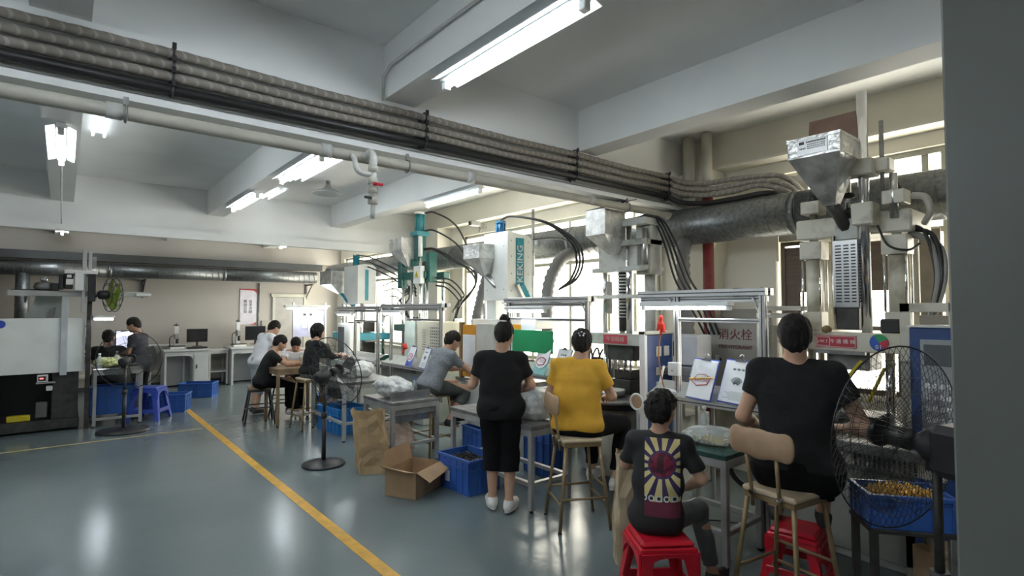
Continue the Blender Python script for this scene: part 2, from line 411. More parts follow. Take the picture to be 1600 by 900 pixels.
# ------------------------------------------------------------------ people
def nrm(v): v = np.array(v, float); return v/np.linalg.norm(v)
def person(label, loc, rz, P, Cn, Hd, head=(0, 0), arms=None, legs=None, s=1., w=1., vox=.010, skinm=skin,
           shirt=shblack, sleeve=.6, hem=-.03, neck_low=.0, trousers=trblack, tr_end=.93, shoe=shoeb, hair='short', group=None, barefoot=False, foot=None, shirtname='shirt', curl=.9, boxy=0., bag=1.):
    """P pelvis centre, Cn neck base, Hd head centre; arms = ((elbow, wrist), (elbow, wrist)) left then right; legs = ((knee, ankle), ...) ; +Y is forward"""
    root = thing('person', label, 'person', (loc[0], loc[1], 0), rz, group)
    P = np.array(P, float); Cn = np.array(Cn, float); Hd = np.array(Hd, float)
    up = nrm(Cn-P); fw = nrm(np.array([0, 1., 0])-up*up[1]); rt = np.cross(fw, up)
    across = arms.get('across', 0.) if isinstance(arms, dict) else 0.
    sh = [Cn-up*.055*s+sg*rt*.165*s*(.5+.5*w)+fw*.0 for sg in (-1, 1)]
    hp = [P+sg*rt*.085*s*w-up*.02 for sg in (-1, 1)]
    mid = P+up*np.linalg.norm(Cn-P)*.42 - fw*.01; chest = P+up*np.linalg.norm(Cn-P)*.72+fw*.005
    def torso(S, d, bo=0.):
        S.cone(hp[0], hp[1], .108*s*w+d, .108*s*w+d, k=.05)
        S.cone(P+rt*-.045*w-fw*.005, mid+rt*-(.03+bo*.6)*w, .125*s*w+d, .105*s*w+d+bo*.3, k=.05, fl=.80, dr=fw)
        S.cone(P+rt*.045*w-fw*.005, mid+rt*(.03+bo*.6)*w, .125*s*w+d, .105*s*w+d+bo*.3, k=.05, fl=.80, dr=fw)
        S.cone(mid+rt*-(.03+bo*.6)*w, chest+rt*-.05*w, .108*s*w+d, .122*s*w+d, k=.05, fl=.78, dr=fw)
        S.cone(mid+rt*(.03+bo*.6)*w, chest+rt*.05*w, .108*s*w+d, .122*s*w+d, k=.05, fl=.78, dr=fw)
        S.cone(chest+rt*-.05*w, Cn-up*.07*s-rt*.06, .115*s*w+d, .06*s+d, k=.04, fl=.8, dr=fw)
        S.cone(chest+rt*.05*w, Cn-up*.07*s+rt*.06, .115*s*w+d, .06*s+d, k=.04, fl=.8, dr=fw)
        for q in sh: S.cone(Cn-up*.035*s, q, .052*s+d*.6, .054*s*(.6+.4*w)+d, k=.04)
    # head frame
    yaw, pit = head
    hf = nrm([math.sin(yaw)*math.cos(pit), math.cos(yaw)*math.cos(pit), math.sin(pit)])
    hr = nrm(np.cross(hf, [0, 0, 1.])) if abs(hf[2]) < .95 else rt
    hu = np.cross(hr, hf); R = np.stack([hr, hf, hu], 1)
    L = lambda x, y, z: Hd+R@np.array([x, y, z])*s
    B = SDF(vox); torso(B, -.004)
    B.cone(Cn-up*.03, L(0, -.025, -.07), .060*s*(.6+.4*w), .054*s*(.6+.4*w), k=.035)
    B.ell(L(0, -.008, .015), np.array([.073, .090, .098])*s, R, k=.02)
    B.cone(L(0, .03, -.03), L(0, .062, -.088), .052*s, .026*s, k=.035)
    B.cone(L(-.04, .01, -.03), L(-.018, .055, -.085), .035*s, .02*s, k=.03); B.cone(L(.04, .01, -.03), L(.018, .055, -.085), .035*s, .02*s, k=.03)
    for sg in (-1, 1):
        B.ell(L(sg*.031, .088, .002), np.array([.018, .014, .011])*s, R, k=.01, sub=True)
        B.ell(L(sg*.075, -.012, -.012), np.array([.010, .018, .030])*s, R, k=.006)
        B.ell(L(sg*.04, .062, -.03), np.array([.02, .02, .02])*s, R, k=.02)
    B.cone(L(0, .080, .008), L(0, .100, -.030), .008*s, .013*s, k=.012)
    B.cone(L(-.016, .082, -.058), L(.016, .082, -.058), .009*s, .009*s, k=.01)
    arms_ = arms
    for i, sg in enumerate((-1, 1)):
        E, W = [np.array(q, float) for q in arms_[i][:2]]
        B.cone(sh[i], E, .048*s*(.7+.3*w), .038*s*(.8+.2*w), k=.03); fm = E+(W-E)*.3
        B.cone(E, fm, .038*s, .040*s*(.8+.2*w), k=.02); B.cone(fm, W, .040*s*(.8+.2*w), .025*s, k=.02)
        hd = nrm(W-E) if len(arms_[i]) < 3 else nrm(arms_[i][2]); pn = np.array([0, 0, -1.]); pn = nrm(pn-hd*pn.dot(hd)) if abs(hd[2]) < .9 else nrm(np.array([sg*-1., 0, 0])-hd*(sg*-1.*hd[0])); px = np.cross(hd, pn)*sg
        B.cone(W, W+hd*.045*s, .024*s, .036*s, k=.015, fl=.55, dr=pn); B.cone(W+hd*.045*s, W+hd*.08*s, .037*s, .036*s, k=.012, fl=.5, dr=pn)
        for j, (off, ln) in enumerate(((-.030, .058), (-.010, .068), (.010, .064), (.029, .050))):
            a = W+hd*.085*s+px*off*s; c1 = curl*.6
            d1 = hd*math.cos(c1)+pn*math.sin(c1)+px*off*1.5; d2 = hd*math.cos(c1*2.4)+pn*math.sin(c1*2.4)
            b1 = a+nrm(d1)*ln*.5*s; b2 = b1+nrm(d2)*ln*.5*s
            B.cone(a, b1, .0098*s, .0088*s, k=.005); B.cone(b1, b2, .0088*s, .0075*s, k=.003)
        a = W+hd*.03*s-px*.028*s; b1 = a+nrm(hd*.6-px*.7+pn*.5)*.035*s; b2 = b1+nrm(hd*.9-px*.1+pn*.4)*.03*s
        B.cone(a, b1, .013*s, .0105*s, k=.01); B.cone(b1, b2, .0105*s, .0085*s, k=.004)
    fts = []
    for i in (0, 1):
        K, A = [np.array(q, float) for q in legs[i][:2]]; ff = legs[i][2] if len(legs[i]) > 2 else (0, 1, 0); ff = nrm(ff)
        B.cone(hp[i], K, .088*s*w, .056*s*(.7+.3*w), k=.04); cf = K+(A-K)*.28-fw*.0
        B.cone(K, cf, .054*s, .056*s*(.7+.3*w), k=.02); B.cone(cf, A, .056*s*(.7+.3*w), .034*s, k=.02)
        dn = np.array([0, 0, -1.]); heel = A+dn*.045*s-ff*.03*s; toe = A+dn*.055*s+ff*.145*s
        B.cone(A, heel, .032*s, .026*s, k=.02); B.cone(A+dn*.01, toe, .032*s, .020*s, k=.02); fts.append((A, heel, toe, ff, dn))
    body = B.build('body', skinm, root)
    mats = body.data
    # shirt
    T = SDF(vox); torso(T, .014, boxy)
    for i, sg in enumerate((-1, 1)):
        E, W = [np.array(q, float) for q in arms_[i][:2]]
        if sleeve <= 1: T.cone(sh[i], sh[i]+(E-sh[i])*sleeve, .062*s*(.7+.3*w), .060*s*(.7+.3*w), k=.03, cutb=True)
        else: T.cone(sh[i], E, .06*s, .048*s, k=.03); T.cone(E, W, .048*s, .036*s, k=.02, cutb=True)
    T.half(P+up*hem, -up)
    T.half(Cn+up*(.012-neck_low)*s-fw*.0, up*.9+fw*.45)
    T.build(shirtname, shirt, root, folds(.0055, 24., rnd.random()*6))
    # trousers
    Q = SDF(vox)
    Q.cone(hp[0], hp[1], .118*s*w, .118*s*w, k=.05)
    Q.cone(P, P+up*.10, .13*s*w+.004, .125*s*w, k=.05, fl=.85, dr=fw)
    for i in (0, 1):
        K, A = [np.array(q, float) for q in legs[i][:2]]
        Q.cone(hp[i], K, .101*s*w, .070*s*(.7+.3*w)*bag, k=.03)
        Q.cone(K, K+(A-K)*tr_end, .070*s*(.7+.3*w)*bag, .055*s*(.7+.3*w) if tr_end > .6 else .072*s*(.7+.3*w)*bag, k=.02, cutb=True)
    Q.half(P+up*.13, up)
    Q.build('trousers', trousers, root, folds(.0045, 22., rnd.random()*6))
    for (A, heel, toe, ff, dn) in fts:
        if shoe is None: continue
        F = SDF(max(.006, vox*.8)); F.cone(A+dn*.02, heel+dn*.002, .040*s, .038*s, k=.02, cuta=True); F.cone(A+dn*.02, toe, .040*s, .036*s, k=.03)
        F.cone(heel, toe+ff*.01, .036*s, .041*s, k=.01); F.half(heel+dn*.032, dn); o = F.build('shoe', shoe, root)
        if shoe == shoew and vox < .009:
            m = MB(); so = []
            hx = np.cross(ff, [0, 0, 1.])
            for t in range(14):
                a = 2*PI*t/14; cpt = (heel+toe)/2+ff*.012; so.append(cpt+ff*math.cos(a)*.145*s+hx*math.sin(a)*.043*s)
            z0 = heel[2]-.030*s
            m.prism([(q[0], q[1]) for q in so], z0-.012, z0+.012); m.build('sole', shoew, o)
    # eyes
    m = MB()
    for sg in (-1, 1):
        e = L(sg*.031, .077, .002); m.lathe([(.001, -.009), (.007, -.006), (.0095, 0), (.007, .006), (.001, .009)], tuple(e), 8)
    m.build('eyes', eyem, root)
    # hair
    Hh = SDF(vox*.9 if vox > .008 else .006)
    Hh.ell(L(0, -.018, .030), np.array([.088, .100, .098])*s, R, k=.01)
    if hair in ('bob', 'long', 'boy'):
        Hh.ell(L(0, -.035, .0), np.array([.092, .088, .10])*s, R, k=.03)
    if hair == 'bob':
        for sg in (-1, 1): Hh.cone(L(sg*.065, -.01, .02), L(sg*.075, .01, -.085), .03*s, .02*s, k=.03)
        Hh.cone(L(0, -.06, 0), L(0, -.06, -.09), .06*s, .045*s, k=.03)
    if hair == 'boy':
        for i in range(46):
            a = i*2.4; e = .15+1.1*((i*7) % 11)/11; r_ = math.sin(e)
            q = np.array([.085*r_*math.cos(a), -.02+.095*r_*math.sin(a), .02+.095*math.cos(e)])
            Hh.cone(L(*q), L(*(q*1.08+np.array([.028*math.cos(a+.6), .028*math.sin(a+.6), -.020-.02*(i % 3)]))), .014*s, .005, k=.012)
        Hh.cone(L(-.045, -.07, -.02), L(-.04, -.075, -.055), .045*s, .03*s, k=.03); Hh.cone(L(.045, -.07, -.02), L(.04, -.075, -.055), .045*s, .03*s, k=.03)
    if hair in ('bun', 'clip', 'low'):
        Hh.ell(L(0, -.05, -.01), np.array([.075, .062, .075])*s, R, k=.03)
    if hair in ('bun', 'clip', 'low', 'boy', 'short'): Hh.cone(L(0, -.055, -.02), L(0, -.060, -.052), .058*s, .046*s, k=.03)
    if hair == 'bun':
        Hh.ell(L(0, -.045, .135), np.array([.048, .048, .042])*s, R, k=.01); Hh.cone(L(.02, -.06, .10), L(.055, -.075, .125), .02*s, .012*s, k=.02)
    if hair == 'low':
        Hh.ell(L(.0, -.105, .03), np.array([.040, .030, .034])*s, R, k=.012)
    if hair == 'clip':
        Hh.ell(L(0, -.098, .045), np.array([.05, .03, .045])*s, R, k=.015)
    if hair == 'short':
        Hh.ell(L(0, -.055, -.015), np.array([.068, .052, .055])*s, R, k=.03)
    if hair == 'long':
        Hh.cone(L(0, -.07, .0), L(0, -.085, -.14), .065*s, .03*s, k=.03)
    # face and ears stay clear
    fy = .062 if hair in ('boy', 'bob', 'long') else .052
    Hh.ell(L(0, .125, -.035), np.array([.082, .085, .098])*s, R, k=.015, sub=True)
    if hair not in ('bob', 'long'):
        for sg in (-1, 1): Hh.ell(L(sg*.092, .0, -.045), np.array([.03, .045, .05])*s, R, k=.01, sub=True)
    sd = rnd.random()*9
    ho = Hh.build('hair', hairm, root, (lambda x, y, z: .003*np.sin(95*x+20*z+sd)*np.sin(60*y+40*z+sd)+.002*np.sin(150*x+90*y+sd)) if vox < .012 else None)
    if hair in ('bun', 'clip'):
        m = MB(); c = L(0, -.05, .10) if hair == 'bun' else L(0, -.128, .05)
        if hair == 'bun':
            pts = [L(.048*math.cos(a), -.045+.048*math.sin(a), .098) for a in np.linspace(0, 2*PI, 15)[:-1]]; m.tube(pts, .009*s, 6, closed=True)
            m.build('hair_tie', mat('pale hair tie', (.6, .55, .55)), root)
        else:
            for q in ((-.022, 0), (.0, .012), (.022, 0), (-.012, -.018), (.014, -.016)): m.add(*blob(L(q[0], -.128, .05+q[1]), .011))
            m.build('hair_clip', mat('silver hair clip', (.6, .6, .6), .25, .8), root)
    return root
def blob(c, r, n=6):
    vs = []; fs = []
    for i in range(n+1):
        for j in range(n):
            a = PI*i/n; b = 2*PI*j/n; vs.append((c[0]+r*math.sin(a)*math.cos(b), c[1]+r*math.sin(a)*math.sin(b), c[2]+r*math.cos(a)))
    for i in range(n):
        for j in range(n): fs.append((i*n+j, i*n+(j+1) % n, (i+1)*n+(j+1) % n, (i+1)*n+j))
    return vs, fs, True
# ------------------------------------------------------------------ the setting
def struct(name, mb, m, parent=None): return mb.build(name, m, parent, kind='structure' if parent is None else None)
XL, XR, YF, YB, ZC = -8.0, 5.8, -4.0, 14.6, 3.67
struct('floor', MB().box(XL-.2, XR+.3, YF-.2, YB+.3, -.2, 0), floorm)
struct('ceiling', MB().box(XL-.2, XR+.3, YF-.2, YB+.3, ZC, ZC+.2), paint)
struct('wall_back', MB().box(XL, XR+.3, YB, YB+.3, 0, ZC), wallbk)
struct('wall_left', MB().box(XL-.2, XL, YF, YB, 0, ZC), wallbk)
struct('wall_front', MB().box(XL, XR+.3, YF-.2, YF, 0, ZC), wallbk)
# window wall with three openings
wr = MB(); OP = [(.45, 2.62, .95, 3.17), (3.98, 8.5, .95, 3.12), (10.7, 14.1, .95, 3.10)]
ys = YF
for (a, b, z0, z1) in OP:
    wr.box(XR, XR+.25, ys, a, 0, ZC); wr.box(XR, XR+.25, a, b, 0, z0); wr.box(XR, XR+.25, a, b, z1, ZC); ys = b
wr.box(XR, XR+.25, ys, YB, 0, ZC); struct('wall_right', wr, cream)
struct('beam', MB().box(XL, XR, 3.6, 3.9, 2.88, ZC), paint)
struct('beam', MB().box(XL, XR, 9.9, 10.2, 2.88, ZC), paint)
struct('beam', MB().box(XL, XR, YB-.25, YB, 2.92, ZC), wallbk)
for x in (-5.8, -3.95, -2.1, -.17, 1.76, 3.80):
    for (y0, y1) in ((YF, 3.6), (3.9, 9.9), (10.2, YB-.25)):
        struct('beam', MB().box(x, x+.25, y0, y1, 3.27, ZC), paint)
struct('beam', MB().box(5.55, XR, YF, 3.6, 3.3, ZC), cream)
struct('beam', MB().box(5.55, XR, 3.9, 9.9, 3.3, ZC), cream)
struct('trim_1', MB().box(XL, XR, 9.80, 9.9, 2.85, 2.99), paint)
struct('trim_2', MB().box(XL, 5.2, 14.1, 14.3, 2.74, 2.90), greybeam)
struct('trim_3', MB().box(XL, 5.5, 3.50, 3.60, 2.86, 2.90), paint)
struct('column', MB().box(5.49, XR, 3.2, 3.98, 0, 3.3), cream)
struct('column', MB().box(5.49, XR, 8.9, 10.3, 0, 3.3), cream)
struct('column', MB().box(5.72, XR, 2.62, 3.2, 0, 2.25), cream)
# grey glossy column beside the camera
struct('pillar', MB().box(2.0, 2.42, -.05, .415, 0, ZC, b=.006), dkpaint)
# windows: frames, mullions, panes
def window(name, y0, y1, z0, z1, mull, trans):
    r = bpy.data.objects.new(name, None); C.objects.link(r); r['kind'] = 'structure'; r.location = (XR+.10, 0, 0)
    f = MB()
    f.box(-.04, .04, y0, y0+.05, z0, z1); f.box(-.04, .04, y1-.05, y1, z0, z1); f.box(-.04, .04, y0, y1, z0, z0+.05); f.box(-.04, .04, y0, y1, z1-.05, z1)
    f.build('frame', winfr, r)
    MB().box(-.16, .03, y0-.04, y1+.04, z0-.03, z0).build('sill', cream, r)
    MB().box(-.03, .03, y0+.05, y1-.05, trans-.025, trans+.025).build('transom', winfr, r)
    e = [y0+.05]+mull+[y1-.05]
    for m in mull: MB().box(-.025, .025, m-.025, m+.025, z0+.05, z1-.05).build('mullion', winfr, r)
    for a, b in zip(e[:-1], e[1:]):
        for c, d in ((z0+.05, trans-.025), (trans+.025, z1-.05)):
            MB().box(-.003, .003, a+.025, b-.025, c, d).build('pane', glass, r)
    return r
w1 = window('window_1', .45, 2.62, .95, 3.17, [1.22, 1.36, 2.26], 2.45)
w2 = window('window_2', 3.98, 8.5, .95, 3.12, [4.55, 5.0, 5.75, 6.6, 7.5], 2.45)
w3 = window('window_3', 10.7, 14.1, .95, 3.10, [11.5, 12.3, 13.2], 2.45)
# brown louvred shutters inside the nearest window, frosted sheets above them
lv = thing('window_shutter', 'brown louvred shutter across lower part of window behind the biggest machine', 'shutter', (5.78, 0, 0))
sf = MB()
for y in (1.55, 2.02, 2.20, 2.56): sf.box(-.02, .02, y-.02, y+.02, .97, 2.42)
for z in (.97, 2.40): sf.box(-.021, .021, 1.53, 2.58, z, z+.04)
sf.build('frame', brownw, lv)
s0 = None
for k in range(33):
    z = 1.03+.0415*k
    if 1.60 < z < 1.92: a, b = 2.40, 2.54
    elif z < 1.42: a, b = 2.46, 2.54
    else: a, b = 1.57, 2.54
    m = MB(); m.box(-.003, .003, a, b, -.0225, .0225); o = m.build('slat', brownw, lv, (0, 0, z), (0, .14, 0))
tag(MB().box(-.01, .01, 1.24, 1.52, .97, 2.44).build('window_sheet', mat('brown grey board', (.20, .17, .13), .7, var=.2), None, (5.76, 0, 0)), 'brown grey board over the window behind the loose hoses of the biggest machine', 'board')
tag(MB().box(-.01, .01, 2.30, 2.60, 2.45, 3.12).build('window_sheet', pvc, None, (5.77, 0, 0)), 'cream board covering upper window pane behind the hose bends', 'board')
# back wall door and floor lines
d1 = bpy.data.objects.new('door_1', None); C.objects.link(d1); d1['kind'] = 'structure'; d1.location = (4.53, YB, 0)
m = MB(); m.box(-.42, -.36, -.05, 0, 0, 2.12); m.box(.36, .42, -.05, 0, 0, 2.12); m.box(-.46, .46, -.06, 0, 2.06, 2.14); m.build('door_frame', winfr, d1)
MB().box(-.36, .36, -.03, -.01, 0, 2.06, b=.004).build('door_panel', mat('grey door', (.33, .32, .30), .6), d1)
MB().box(-.30, -.26, -.07, -.03, .95, 1.1, b=.005).build('door_handle', steel, d1)
struct('trim_4', MB().box(1.66, 1.75, YF+.01, 13.4, .0005, .003), linem)
struct('trim_5', MB().box(-7.5, 1.62, 9.08, 9.13, .0005, .003), linepale)
struct('baseboard_back', MB().box(XL, XR, YB-.015, YB, 0, .10), greybeam)
struct('baseboard_right', MB().box(XR-.015, XR, YF, 3.2, 0, .10), greybeam)

# ------------------------------------------------------------------ pipes and ducts
YP = 3.52
HZ = [[(-8, 3.17), (.44, 3.18), (2.05, 3.18), (3.66, 3.20), (5.1, 3.215)], [(-8, 3.10), (.44, 3.11), (2.05, 3.105), (3.66, 3.13), (5.1, 3.145)], [(-8, 3.03), (.44, 3.045), (2.05, 3.05), (3.66, 3.06), (5.1, 3.075)], [(-8, 2.965), (.44, 2.97), (2.05, 2.985), (3.66, 2.99), (5.1, 2.99)]]
def zat(i, x): return float(np.interp(x, [q[0] for q in HZ[i]], [q[1] for q in HZ[i]]))
CLX = (-1.3, .44, 2.05, 3.66, 5.12)
def run(i):
    pts = []; x = -7.9
    while x < 5.1:
        pts.append((x, YP+.004*math.sin(x*2+i), zat(i, x)-(.010*math.sin((x-.44)/1.61*PI)**2 if i < 3 else 0))); x += .4
    return pts+[(5.14, YP, zat(i, 5.12))]
for i, lab in enumerate(('topmost', 'middle', 'lowest')):
    zb = (3.07, 3.005, 2.945)[i]; k = i*.012
    p = run(i)+[(5.22, 3.38, zb+.07), (5.225, 3.1, zb+.01), (5.225, 2.8, zb), (5.23, 2.55, zb-.02+.02*i), (5.30, 2.36, zb-.04), (5.42, 2.26, zb-.14), (5.53, 2.21, zb-.30), (5.6, 2.2, zb-.5)]
    sp = spline(p, 10); rr = [.027+.0018*math.sin(q*2.1) for q in range(len(sp))]
    tag(MB().tube(sp, rr, 12).build('wrapped_hose', wrapm), f'{lab} of three tape-wrapped hoses clamped along the crossing ceiling beam', 'hose', 'wrapped hoses along the beam')
sp = spline(run(3)+[(5.21, 3.40, 2.92), (5.22, 3.1, 2.87), (5.24, 2.8, 2.87), (5.26, 2.5, 2.88), (5.5, 2.38, 2.88), (5.79, 2.36, 2.88)], 8)
tag(MB().tube(sp, .028, 14).build('black_pipe', black), 'black rubber insulated pipe running just under the three wrapped hoses', 'pipe')
co = MB().tube([(-7.9, 3.585, 2.945), (3.6, 3.585, 2.945), (5.3, 3.585, 2.93)], .011, 8).build('conduit', pvcw); tag(co, 'thin white conduit below the black pipe on the beam face', 'pipe')
wp = thing('waste_pipe', 'long cream plastic pipe slung under the crossing beam', 'pipe', (0, 3.5, 0))
MB().tube(spline([(-7.9, 0, 2.79), (-3, 0, 2.79), (2, 0, 2.785), (4.9, 0, 2.78), (5.1, 0, 2.77), (5.2, .0, 2.70), (5.2, 0, 2.6)], 5), .038, 16).build('pipe_run', pvc, wp)
for x in (-3.1, .18, 1.30, 2.45, 3.85): MB().cyl((x-.035, 0, 2.789), (x+.035, 0, 2.789), .044, 16).build('coupling', pvcw, wp)
for x in (-3.5, -1.2, .23, 1.9, 4.4):
    h = MB(); h.tube([(x, -.046*math.cos(a), 2.785+.046*math.sin(a)) for a in np.linspace(-PI*.9, PI*.9, 12)], .006, 6); h.box(x-.012, x+.012, -.006, .006, 2.83, 2.875); h.build('hanger', midm, wp)
for x in CLX:
    cl = thing('pipe_clamp', {.44: 'black clamp column on the hoses above the far green wall fan', 2.05: 'black clamp column on the hoses over the red-valved drain', 3.66: 'black clamp column on the hoses left of the grey upright pipes', 5.12: 'black clamp column where the hoses turn at the upright pipes', -1.3: 'black clamp column on the hoses beyond the frame'}[x], 'clamp', (x, 3.52, 0), 0, 'clamps holding the overhead hoses')
    for z in [zat(q, x) for q in range(4)]:
        m = MB(); m.tube([(0, .037*math.cos(a), z+.037*math.sin(a)) for a in np.linspace(0, 2*PI, 15)[:-1]], .007, 6, closed=True); m.box(-.010, .010, -.052, -.036, z+.012, z+.045); m.build('ring', blackp, cl)
    MB().box(-.010, .010, .033, .075, 2.94, 3.22).build('rail', midm, cl)
# drain branch with red valve
dr = thing('drain_branch', 'cream plastic drain branch with red valve handle hanging under the beam', 'pipe', (1.57, 3.36, 0))
MB().tube(spline([(0, .12, 2.79), (0, .04, 2.80), (0, 0, 2.76), (0, 0, 2.70)], 5), .026, 12).build('elbow', pvcw, dr)
MB().cyl((0, 0, 2.72), (0, 0, 2.46), .024, 12).build('upright_pipe', pvcw, dr)
for z in (2.68, 2.60, 2.54, 2.47): MB().cyl((0, 0, z-.022), (0, 0, z+.022), .033, 12).build('coupling', pvc, dr)
MB().cyl((0, 0, 2.46), (0, 0, 2.35), .016, 12).build('outlet', pvcw, dr)
MB().tube(spline([(-.10, .12, 2.78), (-.12, .03, 2.74), (-.11, 0, 2.66), (-.06, 0, 2.64), (0, 0, 2.65)], 5), .018, 10).build('bypass_pipe', pvcw, dr)
m = MB(); m.box(-.02, .05, -.05, -.035, 2.565, 2.585, b=.004); m.cyl((0, -.05, 2.575), (0, -.02, 2.575), .008, 8); m.build('valve_handle', redpl, dr)
MB().box(-.07, -.02, -.03, -.02, 2.475, 2.49).build('lever', blackp, dr)
# uprights in the corner by the column
for (x, y, mm, lab, z0, z1) in ((5.37, 3.40, pvc, 'cream upright pipe in front of the corner column', 2.62, 3.66), (5.36, 3.17, pvc, 'cream upright pipe meeting the dark red pipe below', 2.95, 3.66)):
    tag(MB().cyl((x, y, z0), (x, y, z1), .065 if y > 3.3 else .055, 18).build('upright_pipe', mm), lab, 'pipe')
tag(MB().cyl((5.36, 3.17, 0), (5.36, 3.17, 2.95), .058, 18).build('fire_pipe', redpipe), 'dark red fire main rising beside the hydrant cabinet', 'pipe')
for y, lab in ((4.02, 'thin cream riser beside window left of the red fire main'), (3.86, 'second thin cream riser by the red fire main')):
    tag(MB().cyl((5.42, y, 0), (5.42, y, 3.28), .03, 12).build('riser_pipe', pvc), lab, 'pipe')
tag(MB().tube([(1.735, 3.56, 3.25), (1.735, 3.56, 3.42), (1.735, 3.45, 3.47), (1.735, 1.5, 3.47), (1.735, -1, 3.47)], .010, 8).build('conduit', pvcw), 'thin white conduit bent along the ceiling beam above the nearest lamp', 'pipe')
tag(MB().tube([(-.05, 9.78, 2.94), (-.05, 9.70, 2.98), (-.05, 7.2, 3.22)], .008, 6).build('power_cable', pvcw), 'white cord sloping from far beam up to lamp over the white machine', 'cable')
# spiral duct
def duct(name, pts, r, lab, n=28, pitch=.13, m=galv):
    P_ = [Vector(p) for p in pts]; c0 = P_[0]
    t = thing(name, lab, 'duct', tuple(c0)); Q = [p-c0 for p in P_]; d = (Q[-1]-Q[0]); L = d.length; d.normalize()
    cuts = [Q[0]+d*(L*k/6) for k in range(7)]
    for k in range(6): MB().tube([cuts[k], cuts[k+1]], r, n).build('duct_section', m, t)
    for k in range(1, 6): MB().tube([cuts[k]-d*.03, cuts[k]+d*.03], r+.004, n).build('joint_band', m, t)
    u = d.cross(Vector((0, 0, 1))).normalized(); v = d.cross(u); N = int(L/pitch*18); h = []
    for k in range(N):
        a = 2*PI*k/18; h.append(Q[0]+d*(L*k/N)+(u*math.cos(a)+v*math.sin(a))*(r+.0005))
    MB().tube(h, .0035, 4, False).build('spiral_seam', m, t, kind='stuff')
    return t
duct('exhaust_duct', [(5.28, -3.5, 2.64), (5.28, 5.9, 2.65), (5.28, 13.6, 2.67)], .20, 'big spiral galvanised duct running along the window wall')
duct('exhaust_duct', [(-7.9, 14.15, 2.54), (5.05, 14.15, 2.56)], .145, 'long spiral galvanised duct along the back wall', 20)
for x, y, z0, z1, rb, lab in ((-.62, 14.15, 1.2, 2.45, .11, 'grey duct dropping from the back wall duct behind the white machine'),):
    tag(MB().cyl((x, y, z0), (x, y, z1), rb, 16).build('drop_duct', galv), lab, 'duct')
def flex(pts, r, lab):
    sp = spline(pts, 9); rr = [r+(.012 if k % 2 else -.003) for k in range(len(sp))]
    return tag(MB().tube(sp, rr, 14).build('flexible_duct', mat('grey flexible duct', (.15, .15, .15), .6, var=.1)), lab, 'duct')
flex([(5.22, 3.36, 2.50), (5.08, 3.30, 2.35), (5.06, 3.28, 2.0), (5.08, 3.26, 1.6), (5.0, 3.2, 1.2), (4.95, 3.1, .95)], .065, 'ribbed grey duct hanging beside the red fire main')
flex([(5.2, 5.0, 2.5), (5.0, 5.06, 2.4), (4.85, 5.12, 2.1), (4.8, 5.12, 1.7), (4.8, 5.1, 1.3)], .075, 'ribbed grey duct hanging right of the white lettered machine')
flex([(4.55, 6.05, 2.25), (4.62, 6.30, 1.9), (4.65, 6.45, 1.6), (4.66, 6.5, 1.3), (4.66, 6.5, 1.0)], .07, 'ribbed grey duct below the hopper of the white lettered machine')
# duct brackets
for x, lab in ((1.35, 'black bracket holding the back duct above the two men'), (4.95, 'black bracket holding the back duct above the door')):
    m = MB(); m.box(-.02, .02, -.5, 0, 2.36, 2.40); m.box(-.02, .02, -.03, 0, 2.0, 2.4); m.tube([(0, -.45, 2.36), (0, -.02, 2.05)], .014, 6); tag(m.build('duct_bracket', blackp, None, (x, 14.59, 0)), lab, 'bracket')

# ------------------------------------------------------------------ ceiling lamps
def batten(label, x, y0, y1, z=3.27, group='fluorescent lamps under the ceiling beams'):
    L = (y1-y0)/2; t = thing('ceiling_lamp', label, 'lamp', (x, (y0+y1)/2, z), 0, group)
    MB().box(-.035, .035, -L, L, -.045, 0, b=.004).build('housing', refl, t)
    MB().prism([(-.035, -.02), (-.10, -.045), (-.10, -.050), (-.035, -.026)], -L, L, 'y').build('reflector', refl, t)
    MB().prism([(.035, -.02), (.10, -.045), (.10, -.050), (.035, -.026)], -L, L, 'y').build('reflector', refl, t)
    MB().cyl((0, -L+.04, -.075), (0, L-.04, -.075), .017, 12).build('tube', tubem, t)
    for s in (-1, 1): MB().box(-.022, .022, s*L-s*.045, s*L, -.10, -.045, b=.004).build('end_cap', white, t)
    return t
batten('long lit fluorescent lamp under the nearest ceiling beam', 1.885, 1.72, 2.98)
batten('lit fluorescent lamp just beyond the crossing pipes above the seated group', 1.885, 5.15, 6.45)
batten('lit fluorescent lamp farther along the same beam near the far crossing beam', 1.885, 7.4, 8.75)
batten('lit fluorescent lamp on the beam above the dark green machine', 3.92, 5.35, 6.65)
batten('lit fluorescent lamp above the white moulding machine panel', -.05, 5.7, 7.0)
batten('small far lamp near back wall above the white machine', -.05, 12.5, 13.6)
batten('small far lamp near back wall above the door', 3.92, 12.3, 13.4)
for x, y in ((-.05, 1.6), (-2.0, 5.7), (-2.0, 1.6), (-4.0, 5.7), (-4.0, 1.6), (-2, -2), (1.88, -2)):  # unseen lamps added to light the left and near parts of the hall
    batten('unseen fluorescent lamp added to light the hall', x, y, y+1.25, group='added lamps beyond the frame')
def slim(label, x, y0, y1):  # ghost reflections of lamps modelled as glowing tubes, not real fittings
    t = thing('lamp_ghost', label, 'lamp', (x, 0, ZC), 0, 'lamp ghost reflections on the ceiling slab')
    for dx in (-.05, .05): MB().cyl((dx, y0, -.03), (dx, y1, -.03), .013, 8).build('tube', tubeghost, t)
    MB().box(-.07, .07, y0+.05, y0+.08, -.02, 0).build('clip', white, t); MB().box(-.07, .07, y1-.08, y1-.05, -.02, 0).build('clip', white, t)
slim('slim pale twin ghost reflection of the lamp above the seated group', 2.62, 6.4, 8.1)
slim('slim pale twin ghost reflection of the farther lamp of the same beam', 2.62, 8.9, 9.8)
